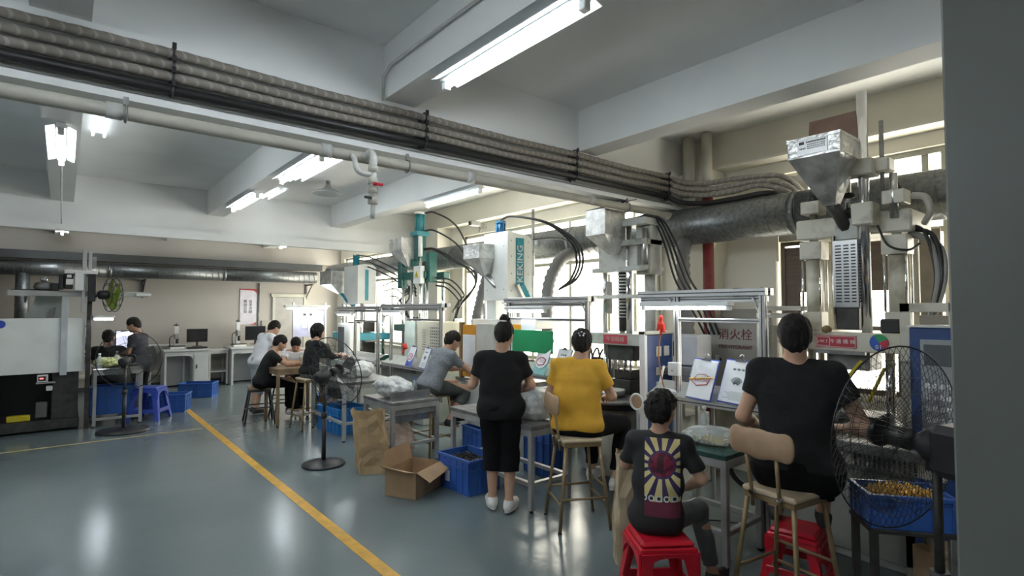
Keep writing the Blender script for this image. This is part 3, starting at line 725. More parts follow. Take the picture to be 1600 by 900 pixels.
slim('slim pale twin ghost reflection of the lamp over the white machine', .25, 6.0, 7.4)
hl = thing('round_lamp', 'round grey hooded lamp hanging from ceiling past the drain branch', 'lamp', (3.02, 8.0, ZC))
MB().cyl((0, 0, 0), (0, 0, -.12), .03, 10).build('stem', midm, hl)
MB().lathe([(.035, -.06), (.06, -.10), (.10, -.13), (.22, -.185), (.225, -.195), (.21, -.19), (.09, -.14)], n=24).build('shade', mat('grey lampshade', (.35, .36, .35), .4, .4), hl)
cc = thing('wall_camera', 'small black-fronted camera on a wall bracket above the windows', 'camera', (5.55, 7.6, 3.22))
MB().box(-.22, -.02, -.05, .05, -.04, .04, b=.008).build('housing', mat('camera shell', (.3, .3, .28), .4), cc); MB().cyl((-.225, 0, 0), (-.215, 0, 0), .035, 12).build('lens', blackp, cc)
m = MB(); m.box(-.02, .0, -.015, .015, -.14, 0); m.tube([(0, 0, -.10), (0, -.10, -.06), (0, -.16, -.07)], .008, 6); m.tube([(-.02, -.16+.04*math.cos(a), -.07+.04*math.sin(a)) for a in np.linspace(0, 2*PI, 13)[:-1]], .006, 5, closed=True); m.build('bracket', midm, cc)
tag(MB().cyl((3.7+.36, .6, 3.655), (3.7+.36, 1.62, 3.655), .012, 8).build('ceiling_conduit', pvc), 'short cream conduit on ceiling near the grey pillar', 'pipe')
po = thing('wall_poster', 'narrow pale poster with dark characters and red corners on back wall', 'poster', (3.54, YB-.012, 1.81))
MB().box(-.19, .19, -.008, .010, -.44, .44).build('sheet', mat('poster print', (.62, .60, .66), .5), po)
m = MB(); m.prism([(-.19, .44), (.19, .44), (.19, .33), (.15, .385), (.08, .405), (-.19, .415)], -.011, -.0085, 'y'); m.build('red_corner', redsign, po)
m = MB(); m.prism([(.19, -.44), (.03, -.44), (.12, -.42), (.19, -.38)], -.011, -.0085, 'y'); m.build('red_corner', redsign, po)
text('追\n求\n卓\n越', .085, screenm, po, (.05, -.011, .0), FY); text('挑\n战\n自\n我', .085, screenm, po, (-.07, -.011, .0), FY)
tag(MB().box(-.17, .17, -.06, 0, -.10, .10, b=.008).build('socket_box', mat('dull socket box', (.36, .35, .31), .5), None, (4.02, YB-.005, 1.36)), 'grey electrical box on back wall left of the door', 'box')
tag(MB().cyl((3.78, YB-.03, 0), (3.78, YB-.03, 2.4), .02, 8).build('wall_pipe', midm), 'thin dark pipe on back wall beside the poster', 'pipe')
tag(MB().cyl((XL, YB-.06, .33), (4.0, YB-.06, .33), .05, 10).build('wall_pipe', pvc), 'low cream pipe running along foot of back wall', 'pipe')

for (y0, y1, h, c, lab) in ((4.3, 4.9, 1.15, (.16, .17, .17), 'dark hydraulic tank under the windows behind the green board'), (6.25, 7.0, 1.25, (.12, .13, .12), 'dark hydraulic tank under the windows behind the white lettered machine'), (8.85, 9.5, 1.45, (.10, .11, .10), 'dark hydraulic tank between the green machine and the turquoise striped one')):
    t = thing('hydraulic_tank', lab, 'tank', (5.28, (y0+y1)/2, 0), 0, 'hydraulic tanks along the window wall'); b = (y1-y0)/2; mm = mat('tank '+str(h), c, .5, .3, var=.3)
    MB().box(-.16, .16, -b, b, 0, h*.7, b=.01).build('tank_body', mm, t); MB().box(-.12, .12, -b+.05, b-.2, h*.7, h, b=.01).build('motor_block', darkm, t)
    MB().cyl((0, b-.12, h*.7), (0, b-.12, h*.95), .05, 14).build('filter', midm, t)
    for k in range(3): MB().tube(spline([(-.1, -b+.1+.12*k, h*.7), (-.16, -b+.12+.12*k, h*1.1), (-.22, -b+.2+.1*k, h*.9), (-.26, -b+.1+.1*k, h*.5)], 6), .013, 6).build('hose', black, t)
# ------------------------------------------------------------------ the moulding machines on the window side
def pb(mb, name, m, root, par=None, label=None, kind=None):       # built in hall coordinates, stored relative to the thing's base
    l = root.location; mb.v = [(x-l.x, y-l.y, z-l.z) for x, y, z in mb.v]
    return mb.build(name, m, par or root, label=label, kind=kind)
def bx(*a, b=.004): return MB().box(*a, b=b)
def ring_screws(m, pts, r=.012):
    for p in pts: m.cyl(p, (p[0]-.012, p[1], p[2]), r, 6)
def hopper(root, x0, x1, y0, y1, zt, zb, tip, ztip, lid=None, lidm=brownw):
    m = MB(); m.box(x0, x1, y0, y1, zb, zt, b=.003); m.frustum((tip[0]-.04, tip[0]+.04, tip[1]-.04, tip[1]+.04), ztip, (x0+.004, x1-.004, y0+.004, y1-.004), zb+.001)
    h = pb(m, 'hopper', sheet, root)
    m = MB()
    for (a, b, c, d) in ((x0-.004, x1+.004, y0-.004, y0), (x0-.004, x1+.004, y1, y1+.004), (x0-.004, x0, y0, y1), (x1, x1+.004, y0, y1)): m.box(a, b, c, d, zt-.018, zt+.004)
    pb(m, 'rim', sheet, root, h)
    return h
def beige_column(root, x, y, z0, em=beige, top=2.58, r=.060):
    c = pb(MB().box(x-.07, x+.07, y-.07, y+.07, z0, z0+.15, b=.006), 'column_foot', em, root)
    pb(MB().cyl((x, y, z0+.15), (x, y, z0+.56), r, 20), 'cylinder', em, root)
    m = MB()
    for sx in (-1, 1):
        for sy in (-1, 1): m.cyl((x+sx*.064, y+sy*.064, z0+.15), (x+sx*.064, y+sy*.064, z0+.56), .009, 8)
    pb(m, 'tie_bolts', chrome, root, kind='stuff')
    pb(MB().box(x-.08, x+.08, y-.08, y+.08, z0+.56, z0+.70, b=.006), 'cylinder_head', em, root)
    pb(MB().cyl((x, y, z0+.70), (x, y, top-.1), .03, 18), 'piston_rod', chrome, root)
    pb(MB().box(x-.075, x+.075, y-.07, y+.07, top-.1, top, b=.006), 'rod_clamp', em, root)
    m = MB().cyl((x, y, top), (x, y, top+.035), .035, 6); m.cyl((x, y, top+.035), (x, y, top+.055), .022, 10); pb(m, 'lock_nut', darkm, root)
# --- nearest machine, beige with long chrome post
r = thing('moulding_machine', 'big beige vertical moulding machine with tall chrome post and red name plate', 'machine', (4.7, 1.5, 0), 0, 'vertical moulding machines by the windows')
pb(MB().box(4.32, 5.15, .86, 2.05, 0, .70, b=.01), 'base', mgrey, r)
pb(MB().box(4.30, 4.32, 1.0, 1.95, .06, .62, b=.006), 'access_panel', mat('pale grey enamel', (.40, .41, .37), .5, var=.15, scale=4), r)
pb(MB().box(4.10, 5.12, .84, 2.08, .79, .86, b=.006), 'work_table', midm, r)
m = pb(MB().box(4.16, 4.34, .9, 2.02, .69, .79, b=.006), 'table_skirt', beige, r)
g = MB()
for k in range(13): g.box(4.15, 4.162, 1.05+.028*k, 1.063+.028*k, .70, .78)
pb(g, 'vent_slots', darkm, r, m, kind='stuff')
g = MB()
for x in (4.52, 4.88):
    for y in (1.28, 1.80): g = MB().cyl((x, y, .86), (x, y, 1.44), .03, 16); pb(g, 'tie_rod', chrome, r)
pl = pb(MB().box(4.42, 4.98, 1.13, 1.98, 1.44, 1.58, b=.008), 'upper_platen', beige, r)
m = MB(); m.box(4.40, 4.44, 1.40, 1.73, 1.42, 1.445); pb(m, 'platen_rail', midm, r, pl)
np_ = pb(MB().box(4.412, 4.421, 1.455, 1.735, 1.465, 1.555, b=.002), 'name_plate', redsign, r, pl)
tm = mat('pale lettering', (.75, .70, .66), .5)
m = MB()
for (a, b, c, d) in ((1.46, 1.73, 1.470, 1.473), (1.46, 1.73, 1.548, 1.551), (1.46, 1.463, 1.47, 1.55), (1.727, 1.73, 1.47, 1.55), (1.63, 1.722, 1.478, 1.481), (1.63, 1.722, 1.539, 1.542), (1.63, 1.633, 1.478, 1.54), (1.719, 1.722, 1.478, 1.54)): m.box(4.409, 4.412, a, b, c, d)
pb(m, 'plate_border', tm, r, pl)
text('J.W.T', .032, tm, pl, (4.410-4.7, 1.679-1.5, 1.51), FX); text('今 通 機 械', .036, tm, pl, (4.410-4.7, 1.547-1.5, 1.511), FX)
disc = [('blue', (.02, .09, .38), 120, 300), ('green', (.02, .30, .10), 25, 120), ('red', (.5, .03, .06), -60, 25)]
for nm, col, a0, a1 in disc:
    m = MB(); n = 10; pts = [(1.315, 1.515)]+[(1.315-.058*math.cos(math.radians(a0+(a1-a0)*i/n)), 1.515+.058*math.sin(math.radians(a0+(a1-a0)*i/n))) for i in range(n+1)]
    m.prism(pts, 4.412, 4.419, 'x'); pb(m, 'badge_sector', mat(nm+' badge', col, .5), r, pl, label=nm+' sector of the round badge')
text('01', .042, tm, pl, (4.409-4.7, 1.315-1.5, 1.483), FX)
for (y, x) in ((1.80, 4.60), (1.24, 4.60)): beige_column(r, x, y, 1.58, beige, 2.60)
for (y, x) in ((1.80, 4.92), (1.24, 4.92)):
    pb(MB().cyl((x, y, 1.58), (x, y, 2.3), .05, 16), 'rear_column', beige, r)
pb(MB().box(4.56, 5.05, 1.14, 1.92, 2.30, 2.46, b=.012), 'top_plate', beige, r)
pb(MB().box(4.45, 4.60, 1.86, 1.97, 1.40, 1.66, b=.01), 'side_block', beige, r)
pb(MB().cyl((4.48, 1.405, 1.58), (4.48, 1.405, 3.34), .034, 24), 'chrome_post', chrome, r)
for z0, z1, w_ in ((2.72, 2.84, .07), (2.36, 2.52, .07)): pb(MB().box(4.42, 4.60, 1.405-w_, 1.405+w_, z0, z1, b=.008), 'post_clamp', beige, r)
pb(MB().box(4.50, 4.64, 1.25, 1.60, 2.74, 2.84, b=.01), 'top_bracket', beige, r)
pb(MB().cyl((4.55, 1.24, 2.40), (4.55, 1.24, 2.72), .026, 14), 'slim_cylinder', steel, r)
pb(MB().cyl((4.56, 1.31, 2.6), (4.56, 1.31, 3.12), .015, 10), 'guide_rod', midm, r)
m = MB().box(4.52, 4.72, 1.46, 1.62, 2.27, 2.43, b=.008); pb(m, 'injection_block', mgrey, r)
m = MB(); m.cyl((4.60, 1.55, 2.43), (4.60, 1.55, 2.72), .022, 16); pb(m, 'plunger', chrome, r)
m = MB(); m.cyl((4.60, 1.55, 2.43), (4.60, 1.55, 2.50), .06, 18); m.cyl((4.60, 1.55, 2.60), (4.60, 1.55, 2.63), .05, 18); pb(m, 'gland', darkm, r)
hs = pb(MB().box(4.44, 4.62, 1.44, 1.61, 1.76, 2.26, b=.004), 'heat_shield', steel, r)
m = MB()
for k in range(19):
    z = 1.80+.023*k
    for (a, b) in ((1.455, 1.485), (1.50, 1.535), (1.55, 1.59)): m.box(4.437, 4.441, a, b, z, z+.010)
    for (a, b) in ((4.46, 4.50), (4.51, 4.55), (4.56, 4.60)): m.box(a, b, 1.437, 1.441, z, z+.010)
pb(m, 'vent_slots', blackp, r, hs, kind='stuff')
m = MB().box(4.46, 4.60, 1.45, 1.60, 1.60, 1.76, b=.004); pb(m, 'nozzle_block', darkm, r)
pb(MB().box(4.46, 4.56, 1.20, 1.32, 1.58, 1.68, b=.01), 'valve_block', blackp, r)
pb(MB().add(*blob((4.44, 1.66, 1.595), .035)), 'brass_cap', brass, r)
pb(MB().cyl((4.50, 1.62, 1.60), (4.50, 1.62, 2.3), .018, 12), 'thin_rod', chrome, r)
m = MB().box(4.45, 4.78, 1.36, 1.72, .86, .98, b=.006); pb(m, 'lower_mould', darkm, r)
m = MB().box(4.50, 4.76, 1.40, 1.68, 1.30, 1.44, b=.006); pb(m, 'upper_mould', midm, r)
m = MB(); m.cyl((4.40, 1.62, .98), (4.52, 1.56, 1.0), .04, 12); pb(m, 'mould_clamp', steel, r); pb(MB().box(4.3, 4.42, 1.22, 1.34, .86, .93, b=.01), 'mould_clamp', steel, r)
for (p, q) in (((4.36, 1.62, 1.10), (4.40, 1.42, 1.38)), ((4.36, 1.37, 1.10), (4.40, 1.28, 1.34))):
    m = MB(); m.tube([p, q], .012, 4); pb(m, 'yellow_strap', yellow, r)
m = MB().box(4.50, 4.53, 1.02, 1.12, .88, 1.42, b=.004); pb(m, 'yellow_guard', yellow, r)
h = hopper(r, 4.10, 4.47, 1.42, 1.775, 2.985, 2.84, (4.42, 1.60), 2.52)
m = MB(); m.add([(4.47, 1.42, 2.985), (4.47, 1.78, 2.985), (4.56, 1.80, 3.24), (4.56, 1.43, 3.24), (4.478, 1.42, 2.983), (4.478, 1.78, 2.983), (4.568, 1.80, 3.236), (4.568, 1.43, 3.236)], [(0,1,2,3), (7,6,5,4), (0,4,5,1), (1,5,6,2), (2,6,7,3), (3,7,4,0)])
pb(m, 'hopper_lid', mat('rusty brown lid', (.17, .11, .09), .6, .3, var=.2), r)
lp = pb(MB().box(4.094, 4.10, 1.50, 1.70, 2.86, 2.965), 'data_plate', mat('bright data plate', (.5, .5, .5), .35, .5), r, h)
mk = MB(); R9 = random.Random(2)
mk.box(4.0915, 4.094, 1.655, 1.69, 2.935, 2.955)
for q in range(13): mk.box(4.0915, 4.094, 1.64-.010*q-.007, 1.64-.010*q, 2.942, 2.953)
for row in range(3):
    for q in range(9): mk.box(4.0915, 4.094, 1.632-.0135*q-.007, 1.632-.0135*q, 2.926-.014*row, 2.933-.014*row)
for q in range(4): mk.box(4.0915, 4.094, 1.685-.011*q-.005, 1.685-.011*q, 2.900, 2.910)
pb(mk, 'plate_print', blackp, r, h, kind='stuff')
pb(MB().tube([(4.42, 1.60, 2.54), (4.50, 1.57, 2.44), (4.55, 1.55, 2.36)], .045, 8), 'feed_chute', darkm, r)
for (o, zz, rr, mm) in ((0, 0, .020, hoseg), (.03, .03, .016, black), (.06, -.03, .014, hoseg), (-.02, .06, .012, black)):
    m = MB().tube(spline([(4.66, 1.18-o*.3, 2.30+zz), (4.62, 1.06-o, 2.22+zz), (4.56, 1.00-o*.7, 2.0), (4.58, 1.03-o*.5, 1.80), (4.70, 1.10, 1.62)], 8), rr, 8); pb(m, 'hose', mm, r)
pb(MB().tube(spline([(4.60, 1.14, 2.55), (4.56, 1.06, 2.52), (4.55, 1.03, 2.42), (4.62, 1.08, 2.35)], 6), .024, 10), 'hose', pvc, r)
pb(MB().tube(spline([(4.5, 1.33, 2.35), (4.47, 1.26, 2.20), (4.5, 1.15, 2.16), (4.5, 1.08, 2.2)], 6), .008, 6), 'cable', black, r)
# control cabinet next to it
r = thing('control_cabinet', 'navy blue control cabinet with grey screen beside the biggest machine', 'cabinet', (4.4, .9, 0))
pb(MB().box(4.17, 4.52, .70, 1.075, 0, 1.635, b=.006), 'body', blueen, r)
pb(MB().box(4.16, 4.53, .69, 1.085, 1.635, 1.645), 'top_edge', white, r)
q = pb(MB().box(4.155, 4.17, .84, 1.015, .92, 1.56, b=.004), 'front_panel', mat('grey control panel', (.30, .32, .33), .5, var=.1), r)
pb(MB().box(4.148, 4.156, .86, .995, 1.40, 1.53, b=.002), 'screen', mat('dull screen', (.10, .11, .12), .25), r, q)
m = MB()
for k in range(5):
    for j in range(4): m.box(4.149, 4.156, .865+.034*j, .889+.034*j, .98+.07*k, 1.01+.07*k, b=.002)
pb(m, 'buttons', white, r, q)
m = MB(); m.box(4.30, 4.36, .84, .90, 0, 1.79, b=.004); m.box(4.30, 4.36, 1.10, 1.16, 0, 1.79, b=.004); m.box(4.30, 4.36, .84, 1.16, 1.73, 1.79, b=.004)
pb(m, 'guard_frame', beige, r)
pb(MB().box(4.30, 4.40, .90, 1.05, 1.65, 1.71, b=.005), 'junction_box', mat('taupe box', (.25, .22, .18), .5), r)
# --- second machine, grey with rotary table
r = thing('moulding_machine', 'grey vertical moulding machine with round table behind the yellow-shirted worker', 'machine', (4.7, 3.65, 0), 0, 'vertical moulding machines by the windows')
pb(MB().box(4.45, 5.15, 3.05, 4.2, 0, .70, b=.01), 'base', mgrey, r)
pb(MB().cyl((4.40, 3.66, .10), (4.40, 3.66, .78), .22, 24), 'table_drum', beige, r)
tb = pb(MB().cyl((4.38, 3.66, .84), (4.38, 3.66, .87), .46, 36), 'rotary_table', midm, r)
pb(MB().cyl((4.38, 3.66, .78), (4.38, 3.66, .84), .40, 30), 'table_hub', darkm, r)
for y in (3.42, 3.92):
    for x in (4.55, 4.88): pb(MB().cyl((x, y, .87), (x, y, 1.38), .025, 14), 'tie_rod', chrome, r)
pl = pb(MB().box(4.40, 4.98, 3.33, 4.05, 1.38, 1.50, b=.008), 'upper_platen', mgrey, r)
pb(MB().box(4.392, 4.401, 3.51, 3.82, 1.395, 1.485, b=.002), 'name_plate', redsign, r, pl)
text('今通機械', .06, mat('worn lettering', (.5, .35, .33), .6), pl, (4.389-4.7, 3.66-3.65, 1.44), FX)
for (a, b, c, d, e, f_) in ((4.48, 4.74, 3.54, 3.80, .87, 1.02), (4.48, 4.74, 3.50, 3.84, 1.22, 1.38), (4.52, 4.7, 3.56, 3.78, 1.02, 1.12)): pb(MB().box(a, b, c, d, e, f_, b=.005), 'mould_block', darkm, r)
for y in (3.55, 3.63, 3.71, 3.79): pb(MB().cyl((4.50, y, 1.10), (4.50, y, 1.26), .013, 10), 'guide_pin', chrome, r)
m = MB().lathe([(.10, 0), (.13, .015), (.14, .07), (.125, .07), (.115, .02), (.02, .02)], (4.28, 3.62, .872), 20); pb(m, 'round_fixture', steel, r)
# injection side
for (x, y, z1, rr) in ((4.58, 3.95, 2.42, .026), (4.50, 3.56, 2.62, .032), (4.66, 3.78, 2.3, .03)): pb(MB().cyl((x, y, 1.50), (x, y, z1), rr, 16), 'guide_rod', chrome, r)
pb(MB().cyl((4.64, 3.40, 1.50), (4.64, 3.40, 2.10), .052, 18), 'cylinder', mgrey, r); pb(MB().cyl((4.64, 3.96, 1.70), (4.64, 3.96, 2.05), .045, 18), 'cylinder', mgrey, r)
hb = pb(MB().cyl((4.58, 3.70, 1.52), (4.58, 3.70, 2.2), .05, 18), 'screw_barrel', darkm, r)
m = MB()
for k in range(16): m.cyl((4.58, 3.70, 1.66+.034*k), (4.58, 3.70, 1.676+.034*k), .062, 16)
pb(m, 'heater_bands', steel, r, hb)
for (a, b, c, d, e, f_) in ((4.46, 4.80, 3.30, 4.04, 1.86, 1.90), (4.44, 4.80, 3.34, 4.02, 2.14, 2.19), (4.48, 4.78, 3.44, 3.96, 2.19, 2.45), (4.44, 4.74, 3.32, 3.62, 2.40, 2.46), (4.42, 4.70, 3.30, 3.60, 2.60, 2.67), (4.54, 4.74, 3.32, 3.50, 2.10, 2.60)): pb(MB().box(a, b, c, d, e, f_, b=.006), 'bracket_plate', mgrey, r)
pb(MB().cyl((4.48, 3.34, 2.20), (4.48, 3.34, 2.56), .028, 14), 'slim_cylinder', steel, r)
hopper(r, 4.15, 4.47, 3.575, 3.84, 2.755, 2.50, (4.40, 3.68), 2.32)
m = MB(); m.add([(4.15, 3.84, 2.76), (4.15, 3.575, 2.76), (4.5, 3.45, 2.87), (4.5, 3.76, 2.87), (4.15, 3.84, 2.766), (4.15, 3.575, 2.766), (4.5, 3.45, 2.876), (4.5, 3.76, 2.876)], [(0,1,2,3), (7,6,5,4), (0,4,5,1), (1,5,6,2), (2,6,7,3), (3,7,4,0)]); pb(m, 'hopper_lid', darkm, r)
for k in range(4):
    d = k*.035
    pb(MB().tube(spline([(4.52, 3.50-d*.3, 2.68), (4.60, 3.36-d, 2.70-d*.3), (4.70, 3.28-d*1.2, 2.45), (4.78, 3.20-d*1.6, 2.05), (4.86, 3.08-d*1.8, 1.78), (4.95, 2.98-d*1.5, 1.5)], 8), .011, 8), 'hose', black, r)
# navy cabinet with square openings
r = thing('tool_cabinet', 'navy blue machine side cabinet with square openings behind the seated boy', 'cabinet', (4.2, 3.1, 0))
pb(MB().box(4.03, 4.42, 3.0, 3.05, .12, 1.52, b=.006), 'body', blueen, r)
pb(MB().box(3.99, 4.03, 2.99, 3.05, 0, 1.55, b=.004), 'post', white, r)
pb(MB().box(3.99, 4.46, 2.98, 3.06, 1.52, 1.55, b=.004), 'top_rail', pvc, r)
pb(MB().box(4.42, 4.46, 2.99, 3.05, 0, 1.52, b=.004), 'post', alu, r)
for k, z in enumerate((1.32, 1.15, 1.00, .88)):
    for j, x in enumerate((4.17, 4.29)):
        pb(MB().box(x, x+.075, 2.992, 3.001, z, z+.09 if k != 1 else z+.07, b=.002), 'opening', mat('pale opening', (.55, .52, .45), .6), r)
pb(MB().tube(spline([(4.27, 2.98, 1.20), (4.18, 2.93, 1.22), (4.10, 2.92, 1.05), (4.08, 2.94, .85)], 6), .012, 8), 'white_hose', white, r)
pb(MB().box(4.2, 4.42, 2.93, 2.99, 1.17, 1.22, b=.01), 'black_gun', blackp, r)
# --- third machine, white with lettering
r = thing('moulding_machine', 'white vertical moulding machine with blue stripe lettered KEKING', 'machine', (4.6, 5.5, 0), 0, 'vertical moulding machines by the windows')
pb(MB().box(4.15, 5.1, 4.9, 6.15, 0, .80, b=.01), 'base', mat('pale green grey enamel', (.42, .46, .43), .5, var=.12, scale=3), r)
pb(MB().box(4.05, 5.05, 4.95, 6.1, .80, .86, b=.005), 'work_table', midm, r)
hs = pb(MB().prism([(4.30, 1.86), (4.70, 1.86), (4.70, 2.66), (4.64, 2.70), (4.30, 2.74)], 5.30, 5.80, 'y'), 'housing', mwhite, r)
pb(MB().box(4.435, 4.565, 5.292, 5.301, 2.02, 2.66, b=.002), 'blue_stripe', teal, r, hs)
o = text('KEKING', .135, white, hs, (4.50-4.6, 5.290-5.5, 2.33), (PI/2, -PI/2, 0))
m = MB()
for x in (4.36, 4.64):
    for z in (1.98, 2.2, 2.42, 2.62): m.cyl((x, 5.30, z), (x, 5.294, z), .007, 6)
for z in (2.0, 2.55):
    for y in (5.38, 5.72): m.cyl((4.30, y, z), (4.294, y, z), .007, 6)
pb(m, 'screws', midm, r, hs, kind='stuff')
pb(MB().box(4.34, 4.62, 5.60, 5.80, 1.62, 1.88, b=.005), 'lower_housing', mwhite, r)
m = MB(); m.box(-.035, .035, -.03, .03, -.15, .13, M=Matrix.Translation((4.56, 5.27, 1.95)) @ Matrix.Rotation(math.radians(-32), 4, 'Y')); pb(m, 'blue_lever', teal, r)
m = MB(); m.box(-.02, .02, -.025, .025, -.16, .14, M=Matrix.Translation((4.50, 5.27, 1.94)) @ Matrix.Rotation(math.radians(-32), 4, 'Y')); pb(m, 'slide_cylinder', steel, r)
m = MB(); m.cyl((4.44, 5.62, 2.72), (4.44, 5.62, 2.90), .05, 16); m.cyl((4.44, 5.62, 2.88), (4.44, 5.62, 2.905), .07, 16)
for k in range(8): m.cyl((4.44+.058*math.cos(k*PI/4), 5.62+.058*math.sin(k*PI/4), 2.74), (4.44+.058*math.cos(k*PI/4), 5.62+.058*math.sin(k*PI/4), 2.915), .008, 6)
pb(m, 'top_cylinder', mat('blue cylinder enamel', (.02, .14, .30), .4), r)
pb(MB().cyl((4.95, 5.55, 2.2), (4.95, 5.55, 3.12), .02, 8), 'rear_rod', midm, r)
hopper(r, 4.06, 4.36, 5.58, 5.94, 2.585, 2.40, (4.24, 5.70), 2.18)
pb(MB().tube([(4.25, 5.69, 2.20), (4.34, 5.55, 2.02), (4.40, 5.48, 1.90)], .04, 8), 'feed_chute', steel, r)
for k in range(3):
    d = k*.05
    pb(MB().tube(spline([(4.44, 5.62, 2.93), (4.50, 5.45, 2.96), (4.66, 5.0-d*.3, 2.84), (4.80, 4.72-d, 2.60), (4.84, 4.62-d, 2.35), (4.86, 4.75-d, 2.12), (4.9, 5.0, 2.0)], 9), .014, 8), 'hose', black, r)
pb(MB().tube(spline([(4.72, 5.3, 2.66), (4.85, 5.0, 2.66), (4.9, 4.75, 2.56), (4.9, 4.68, 2.3)], 8), .012, 8), 'hose', black, r)
for (x, y) in ((4.35, 5.15), (4.35, 5.85), (4.85, 5.15), (4.85, 5.85)): pb(MB().cyl((x, y, .86), (x, y, 1.86), .028, 14), 'tie_rod', chrome, r)
pb(MB().box(4.25, 4.95, 5.0, 6.0, 1.50, 1.62, b=.008), 'upper_platen', mwhite, r)
pb(MB().box(4.4, 4.75, 5.3, 5.7, .86, 1.1, b=.008), 'mould_block', darkm, r)
pb(MB().box(4.4, 4.75, 5.3, 5.7, 1.3, 1.5, b=.008), 'mould_block', darkm, r)
pb(MB().box(4.0, 4.26, 5.2, 5.56, .88, 1.57, b=.006), 'control_box', mat('off white box', (.52, .52, .47), .5, var=.1), r)
gd = pb(MB().box(4.04, 4.07, 5.60, 5.92, .88, 1.55, b=.003), 'guard_door', orange, r)
pb(MB().box(4.03, 4.041, 5.62, 5.90, 1.02, 1.42, b=.002), 'notice_sheet', paperm, r, gd)
pb(MB().box(4.02, 4.08, 5.92, 5.97, .86, 1.58, b=.003), 'door_post', brass, r)
pb(MB().box(4.12, 4.14, 4.80, 5.16, 1.2, 1.57, b=.003), 'guard_door', orange, r)
pb(MB().box(4.105, 4.12, 4.82, 5.14, 1.24, 1.44, b=.002), 'notice_sheet', paperm, r)
pb(MB().box(3.88, 3.92, 5.1, 5.62, .34, .87, b=.004), 'front_apron', mgrey, r)
for (x, y) in ((4.62, 6.6), (4.70, 6.8)): pass
# --- fourth machine, dark green
r = thing('moulding_machine', 'dark green vertical moulding machine with turquoise top cylinder and arching black hoses', 'machine', (4.6, 7.9, 0), 0, 'vertical moulding machines by the windows')
pb(MB().box(4.2, 5.1, 7.2, 8.6, 0, .78, b=.01), 'base', mat('pale green grey enamel', (.42, .46, .43)), r)
pb(MB().box(4.08, 5.05, 7.2, 8.6, .78, .84, b=.005), 'work_table', midm, r)
m = MB(); m.cyl((4.6, 8.02, 3.05), (4.6, 8.02, 3.34), .075, 20)
for k in range(6): m.cyl((4.6+.082*math.cos(k*PI/3), 8.02+.082*math.sin(k*PI/3), 3.0), (4.6+.082*math.cos(k*PI/3), 8.02+.082*math.sin(k*PI/3), 3.36), .012, 8)
pb(m, 'top_cylinder', mat('turquoise enamel', (.03, .20, .23), .4), r)
pb(MB().cyl((4.6, 8.02, 3.34), (4.6, 8.02, 3.38), .095, 20), 'cylinder_cap', white, r)
pb(MB().box(4.48, 4.72, 7.90, 8.14, 2.97, 3.05, b=.008), 'cylinder_flange', mat('turquoise enamel', (.04, .33, .36)), r)
pb(MB().box(4.52, 4.68, 7.94, 8.10, 2.55, 2.97, b=.008), 'upper_body', mgreen, r)
pb(MB().cyl((4.52, 7.86, 2.62), (4.52, 7.86, 2.95), .035, 12), 'slim_cylinder', white, r)
for (a, b, c, d, e, f_) in ((4.40, 4.52, 8.28, 8.42, 2.10, 2.56), (4.48, 4.62, 7.50, 7.62, 2.18, 2.66), (4.42, 4.58, 7.55, 8.3, 2.24, 2.36), (4.46, 4.60, 8.02, 8.36, 2.46, 2.58), (4.78, 4.9, 7.55, 8.35, 2.24, 2.36)): pb(MB().box(a, b, c, d, e, f_, b=.008), 'green_yoke', mgreen, r)
for (x, y) in ((4.45, 8.30), (4.45, 8.02), (4.50, 7.62), (4.80, 8.2), (4.80, 7.6), (4.56, 7.92)): pb(MB().cyl((x, y, .84), (x, y, 2.6 if y == 7.92 else 2.25), .026, 12), 'tie_rod', chrome, r)
pb(MB().box(4.35, 4.9, 7.5, 8.45, 1.38, 1.5, b=.008), 'upper_platen', mgreen, r)
pb(MB().box(4.45, 4.8, 7.8, 8.15, .84, 1.08, b=.008), 'mould_block', darkm, r); pb(MB().box(4.45, 4.8, 7.8, 8.15, 1.2, 1.38, b=.008), 'mould_block', darkm, r)
eb = pb(MB().box(4.36, 4.44, 7.58, 7.80, 2.16, 2.44, b=.006), 'electric_box', white, r)
pb(MB().prism([(7.63, 2.26), (7.75, 2.26), (7.69, 2.36)], 4.350, 4.359, 'x'), 'warning_triangle', yellow, r, eb)
pb(MB().prism([(7.683, 2.285), (7.697, 2.285), (7.69, 2.335)], 4.346, 4.350, 'x'), 'warning_bolt', blackp, r, eb)
hopper(r, 4.28, 4.58, 8.06, 8.5, 2.93, 2.73, (4.46, 8.12), 2.46)
for k, (a, b_) in enumerate(((3.36, .0), (3.06, .05), (2.74, .1), (2.76, .14))):
    d = k*.05
    pb(MB().tube(spline([(4.64, 7.94, a), (4.70, 7.7, a-.02), (4.80, 7.2+d*.2, a-.30+d*.5), (4.88, 6.85+d*.3, 2.45-d), (4.90, 6.80+d*.2, 2.2-d*.5), (4.90, 6.98+d*.2, 1.98), (4.90, 7.25+d*.2, 1.80), (4.92, 7.42+d*.5, 1.5)], 9), .015, 8), 'hose', black, r)
for k in range(3):
    d = k*.06
    pb(MB().tube(spline([(4.60, 7.5, 2.25-d), (4.70, 7.2+d, 2.20-d), (4.80, 7.0+d, 1.98-d), (4.86, 7.25+d, 1.86-d), (4.9, 7.45, 1.7)], 8), .013, 8), 'hose', black, r)
    pb(MB().tube(spline([(4.75, 8.4, 2.1-d), (4.9, 8.8, 2.2-d), (4.95, 9.2+d*2, 2.0-d), (4.9, 9.0+d, 1.7), (4.8, 8.6, 1.5)], 8), .013, 8), 'hose', black, r)
pb(MB().cyl((4.90, 7.30, 1.2), (4.90, 7.30, 1.6), .06, 12), 'hose_sleeve', white, r)
